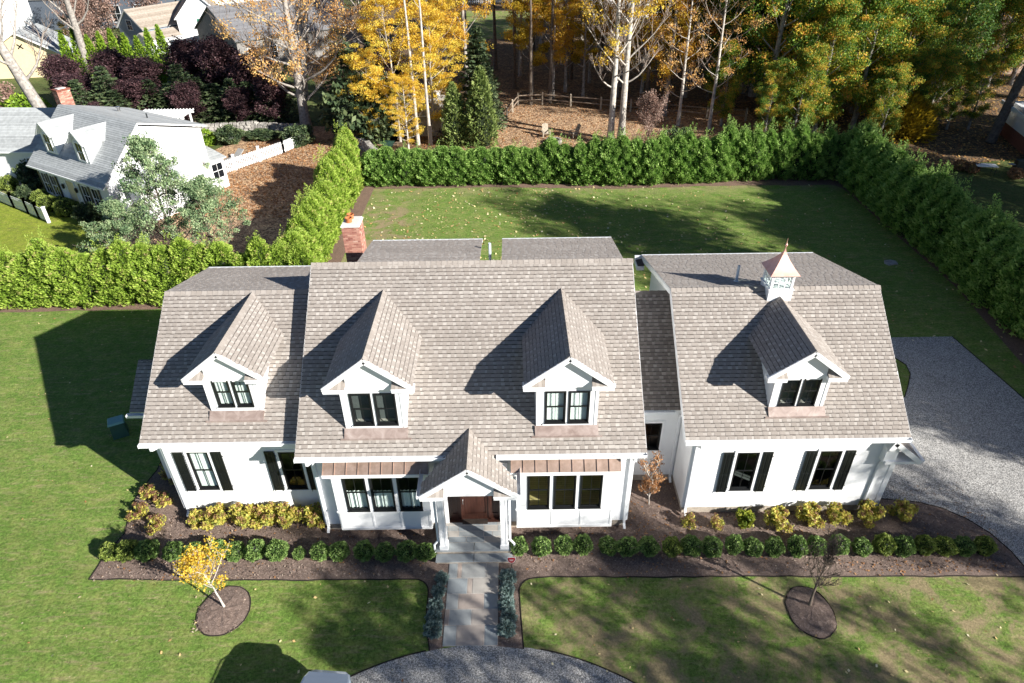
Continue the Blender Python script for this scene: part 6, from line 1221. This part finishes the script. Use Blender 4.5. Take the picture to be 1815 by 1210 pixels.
loft([(-2.35, .80, .45, .75, .1), (-2.25, .90, .35, .95, .15), (-1.2, .94, .30, 1.05, .15), (1.7, .92, .30, 1.08, .15), (2.05, .84, .35, 1.02, .15), (2.15, .78, .45, .95, .12)], 'car_paint', 'body')
loft([(-1.15, .80, .95, 1.1, .05), (-.45, .74, .95, 1.58, .22), (.3, .74, .95, 1.70, .26), (1.4, .72, .95, 1.70, .26), (2.0, .66, .95, 1.60, .26), (2.12, .60, .95, 1.40, .14)], 'car_glass', 'windows')
loft([(-.5, .60, 1.50, 1.63, .06), (-.2, .70, 1.52, 1.70, .08), (.3, .74, 1.54, 1.755, .10), (1.4, .72, 1.54, 1.75, .10), (1.95, .66, 1.50, 1.71, .08), (2.12, .58, 1.50, 1.67, .06), (2.22, .46, 1.50, 1.60, .04)], 'car_paint', 'roof')
for sx in (-.66, .66): b = MB(MC).mat('chrome'); b.tube([(sx, -.1, 1.72), (sx*.99, .1, 1.79), (sx*.99, 1.4, 1.79), (sx*.97, 1.65, 1.71)], .018, 6); b.build('roof_rail', ca)
for sx in (-.92, .92):
    for y in (-1.45, 1.45):
        Mw = MC @ Matrix.Translation((sx, y, .36)) @ Matrix.Rotation(R(90), 4, 'Y'); b = MB(Mw).mat('rubber'); b.lathe((0, 0, -.11), [(.2, 0), (.36, .0), (.36, .22), (.2, .22)], 18); w = b.build('wheel', ca); b = MB(Mw).mat('chrome'); b.lathe((0, 0, -.12), [(0, 0), (.22, .02), (.22, .22), (0, .24)], 14); b.build('rim', w)
for sx in (-.7, .7):
    b = MB(MC).mat('tail_red'); b.box(sx-.10, sx+.10, 2.0, 2.155, .62, .88); b.build('tail_light', ca); b = MB(MC).mat('chrome'); b.box(sx-.15, sx+.15, -2.37, -2.25, .68, .85); b.build('headlight', ca)
b = MB(MC).mat('black_frame'); b.hexa([(-.02, 1.45, 1.74), (.02, 1.45, 1.74), (.02, 1.62, 1.72), (-.02, 1.62, 1.72), (-.008, 1.55, 1.82), (.008, 1.55, 1.82), (.008, 1.62, 1.81), (-.008, 1.62, 1.81)]); b.build('antenna', ca)
sg = thing('yard_sign', 'small red shield-shaped yard sign on a stake by the porch step', 'sign', (-.1, 14.35, 0)); b = MB().mat('dark_metal'); b.tube([(-.12, 14.42, 0), (-.12, 14.42, .5)], .012, 5); b.build('stake', sg)
pts = [(-.13, .16), (.13, .16), (.15, .05), (.10, -.09), (0, -.16), (-.10, -.09), (-.15, .05)]
for sc_, mt, th in ((1, 'sign_white', 0), (.84, 'red_sign', .006)): b = MB().mat(mt); b.prism([(-.12+x*sc_, 14.40-th-.3*z*sc_*0, .42+z*sc_) for x, z in pts], (0, .012, 0)); b.build('sign_panel' if th == 0 else 'sign_face', sg)
b = MB().mat('sign_white'); b.box(-.19, -.05, 14.388, 14.396, .44, .462); b.box(-.17, -.07, 14.388, 14.396, .40, .418); b.build('sign_lettering', sg)
ub = thing('utility_box', 'dark green utility box with a lighter lid on the shaded lawn left of the house', 'utility box', (-16.6, 21.5, 0)); M = rotM(-16.65, 21.45, 28)
b = MB(M).mat('green_plastic'); b.hexa([(-.30, -.26, 0), (.30, -.26, 0), (.30, .26, 0), (-.30, .26, 0), (-.27, -.24, .72), (.27, -.24, .72), (.27, .24, .72), (-.27, .24, .72)]); b.build('body', ub); b = MB(M).mat('teal_lid'); b.hexa([(-.32, -.28, .72), (.32, -.28, .72), (.32, .28, .72), (-.32, .28, .72), (-.28, -.24, .80), (.28, -.24, .80), (.28, .24, .80), (-.28, .24, .80)]); b.build('lid', ub)
fs = MB().mat('flat_stone'); fs.prism([(22.55, 35.9, 0), (22.7, 35.6, 0), (23.0, 35.7, 0), (23.3, 35.75, 0), (23.35, 36.15, 0), (23.1, 36.3, 0), (22.7, 36.25, 0)], (0, 0, .05)); fs.build('flat_stone', label='pale flat stone lying on the dark back lawn near the right hedge', cat='stone')
# ---------------- scattered leaves, pebbles, chips ----------------
def scatter(name, pts, size, mat, z=.02, flatn=True, asp=.7, zr=.02):
    pts = np.asarray(pts); n = len(pts); C = np.column_stack([pts, z+zr*rng.random(n)]); a = rng.normal(size=(n, 3)); a[:, 2] *= .35; a /= np.linalg.norm(a, axis=1)[:, None]; b = np.cross(a, [0, 0, 1.])+rng.normal(size=(n, 3))*.25; b /= np.linalg.norm(b, axis=1)[:, None]
    s_ = size*(.5+rng.random(n))[:, None]*.5; V = np.stack([C-a*s_, C+b*s_*asp, C+a*s_, C-b*s_*asp], 1).reshape(-1, 3); return link(name, npmesh(name, V, np.arange(4*n).reshape(n, 4), mat, rng.random(n)), kind='stuff')
def rnd(n, x0, x1, y0, y1): return np.column_stack([rng.uniform(x0, x1, n), rng.uniform(y0, y1, n)])
P = rnd(5200, -10.3, 25, 24, 49); w = np.exp(-((P[:, 0]+2)/11)**2)*.9+.12; P = P[(rng.random(len(P)) < w) & ~((P[:, 1] < 27) & (P[:, 0] < 23))]
scatter('fallen_leaves', P, .15, 'leaf_fallen')
P = np.vstack([rnd(190, -34, -3, 9, 14), rnd(260, -34, -13, 14, 31.5), rnd(260, .3, 24, 6, 13.9)]); scatter('fallen_leaves', P, .085, 'leaf_fallen')
P = np.vstack([rnd(260, -14, -3, 14.1, 16.9), rnd(300, .2, 17, 13.95, 16.6), rnd(160, 4, 6, 14.1, 18.3), rnd(130, 11, 16.5, 13.9, 14.5)]); scatter('fallen_leaves', P, .075, 'leaf_orange_tan')
P = np.vstack([rnd(7000, -24, -13.5, 44, 62), rnd(9000, -9, 26, 52, 73)]); scatter('fallen_leaves', P, .17, 'leaf_orange_tan', zr=.05)
P = rnd(5000, 27, 56, 52, 80); scatter('fallen_leaves', P, .2, 'leaf_orange', zr=.05)
P = np.vstack([rnd(3600, -14.2, -3, 14.1, 17), rnd(6000, .2, 17, 13.9, 18), rnd(160, -3, -2.3, 11.7, 14), rnd(160, -.5, .1, 11.7, 14), rnd(500, -10.3, -8.6, 12, 13.8), rnd(500, 8.4, 10.1, 11.7, 13.5)])
def inbed(p): return (p[:, 1] > 14.1) | ((np.abs(p[:, 0]+9.45) < .7) & (np.abs(p[:, 1]-12.9) < .75)) | ((np.abs(p[:, 0]-9.25) < .6) & (np.abs(p[:, 1]-12.6) < .75)) | ((p[:, 0] > -2.75) & (p[:, 0] < .1))
scatter('mulch_chips', P[inbed(P)], .07, 'chip', .03, asp=.35, zr=.03)
# loose stones over the gravel
a_ = rng.uniform(40, 145, 16000); r2 = np.sqrt(rng.uniform(4.6**2, 8.15**2, 16000)); P1 = np.column_stack([CX+r2*np.cos(np.radians(a_)), CY+r2*np.sin(np.radians(a_))]); P1 = P1[P1[:, 1] > 10.1]
P2 = rnd(26000, 12.9, 22.6, 14, 27.8); P2 = P2[(P2[:, 0] < 22.2) & ~((P2[:, 1] < 17.5) & (P2[:, 0] < 17.3)) ]; P2 = P2[(rng.random(len(P2)) < .8) & ~((P2[:, 1] > 22.4) & (P2[:, 1] < 26.8) & (P2[:, 0] < 18.7))]
P = np.vstack([P1, P2]); n = len(P); s_ = .017*(.5+rng.random(n)); th = rng.random(n)*6.28; V = []
for k in range(4): V.append(np.column_stack([P[:, 0]+s_*np.cos(th+k*1.57)*(1 if k % 2 else .7), P[:, 1]+s_*np.sin(th+k*1.57)*(1 if k % 2 else .7), np.full(n, .012)]))
V.append(np.column_stack([P[:, 0], P[:, 1], .012+s_*.75])); V = np.stack(V, 1).reshape(-1, 3); base = np.arange(n)*5
F = np.concatenate([np.column_stack([base+k, base+(k+1) % 4, base+4]) for k in range(4)]); link('gravel_stones', npmesh('gravel_stones', V, F, 'pebble', np.tile(rng.random(n), 4)), kind='stuff')
for nm_ in [o.name for o in bpy.data.objects if o.type == 'EMPTY' and o.parent is None and not o.get('label')]:   # drop the unplaced originals
    o = bpy.data.objects[nm_]; tree_ = [g for c in o.children for g in c.children]+list(o.children)+[o]
    for q in tree_: bpy.data.objects.remove(q)
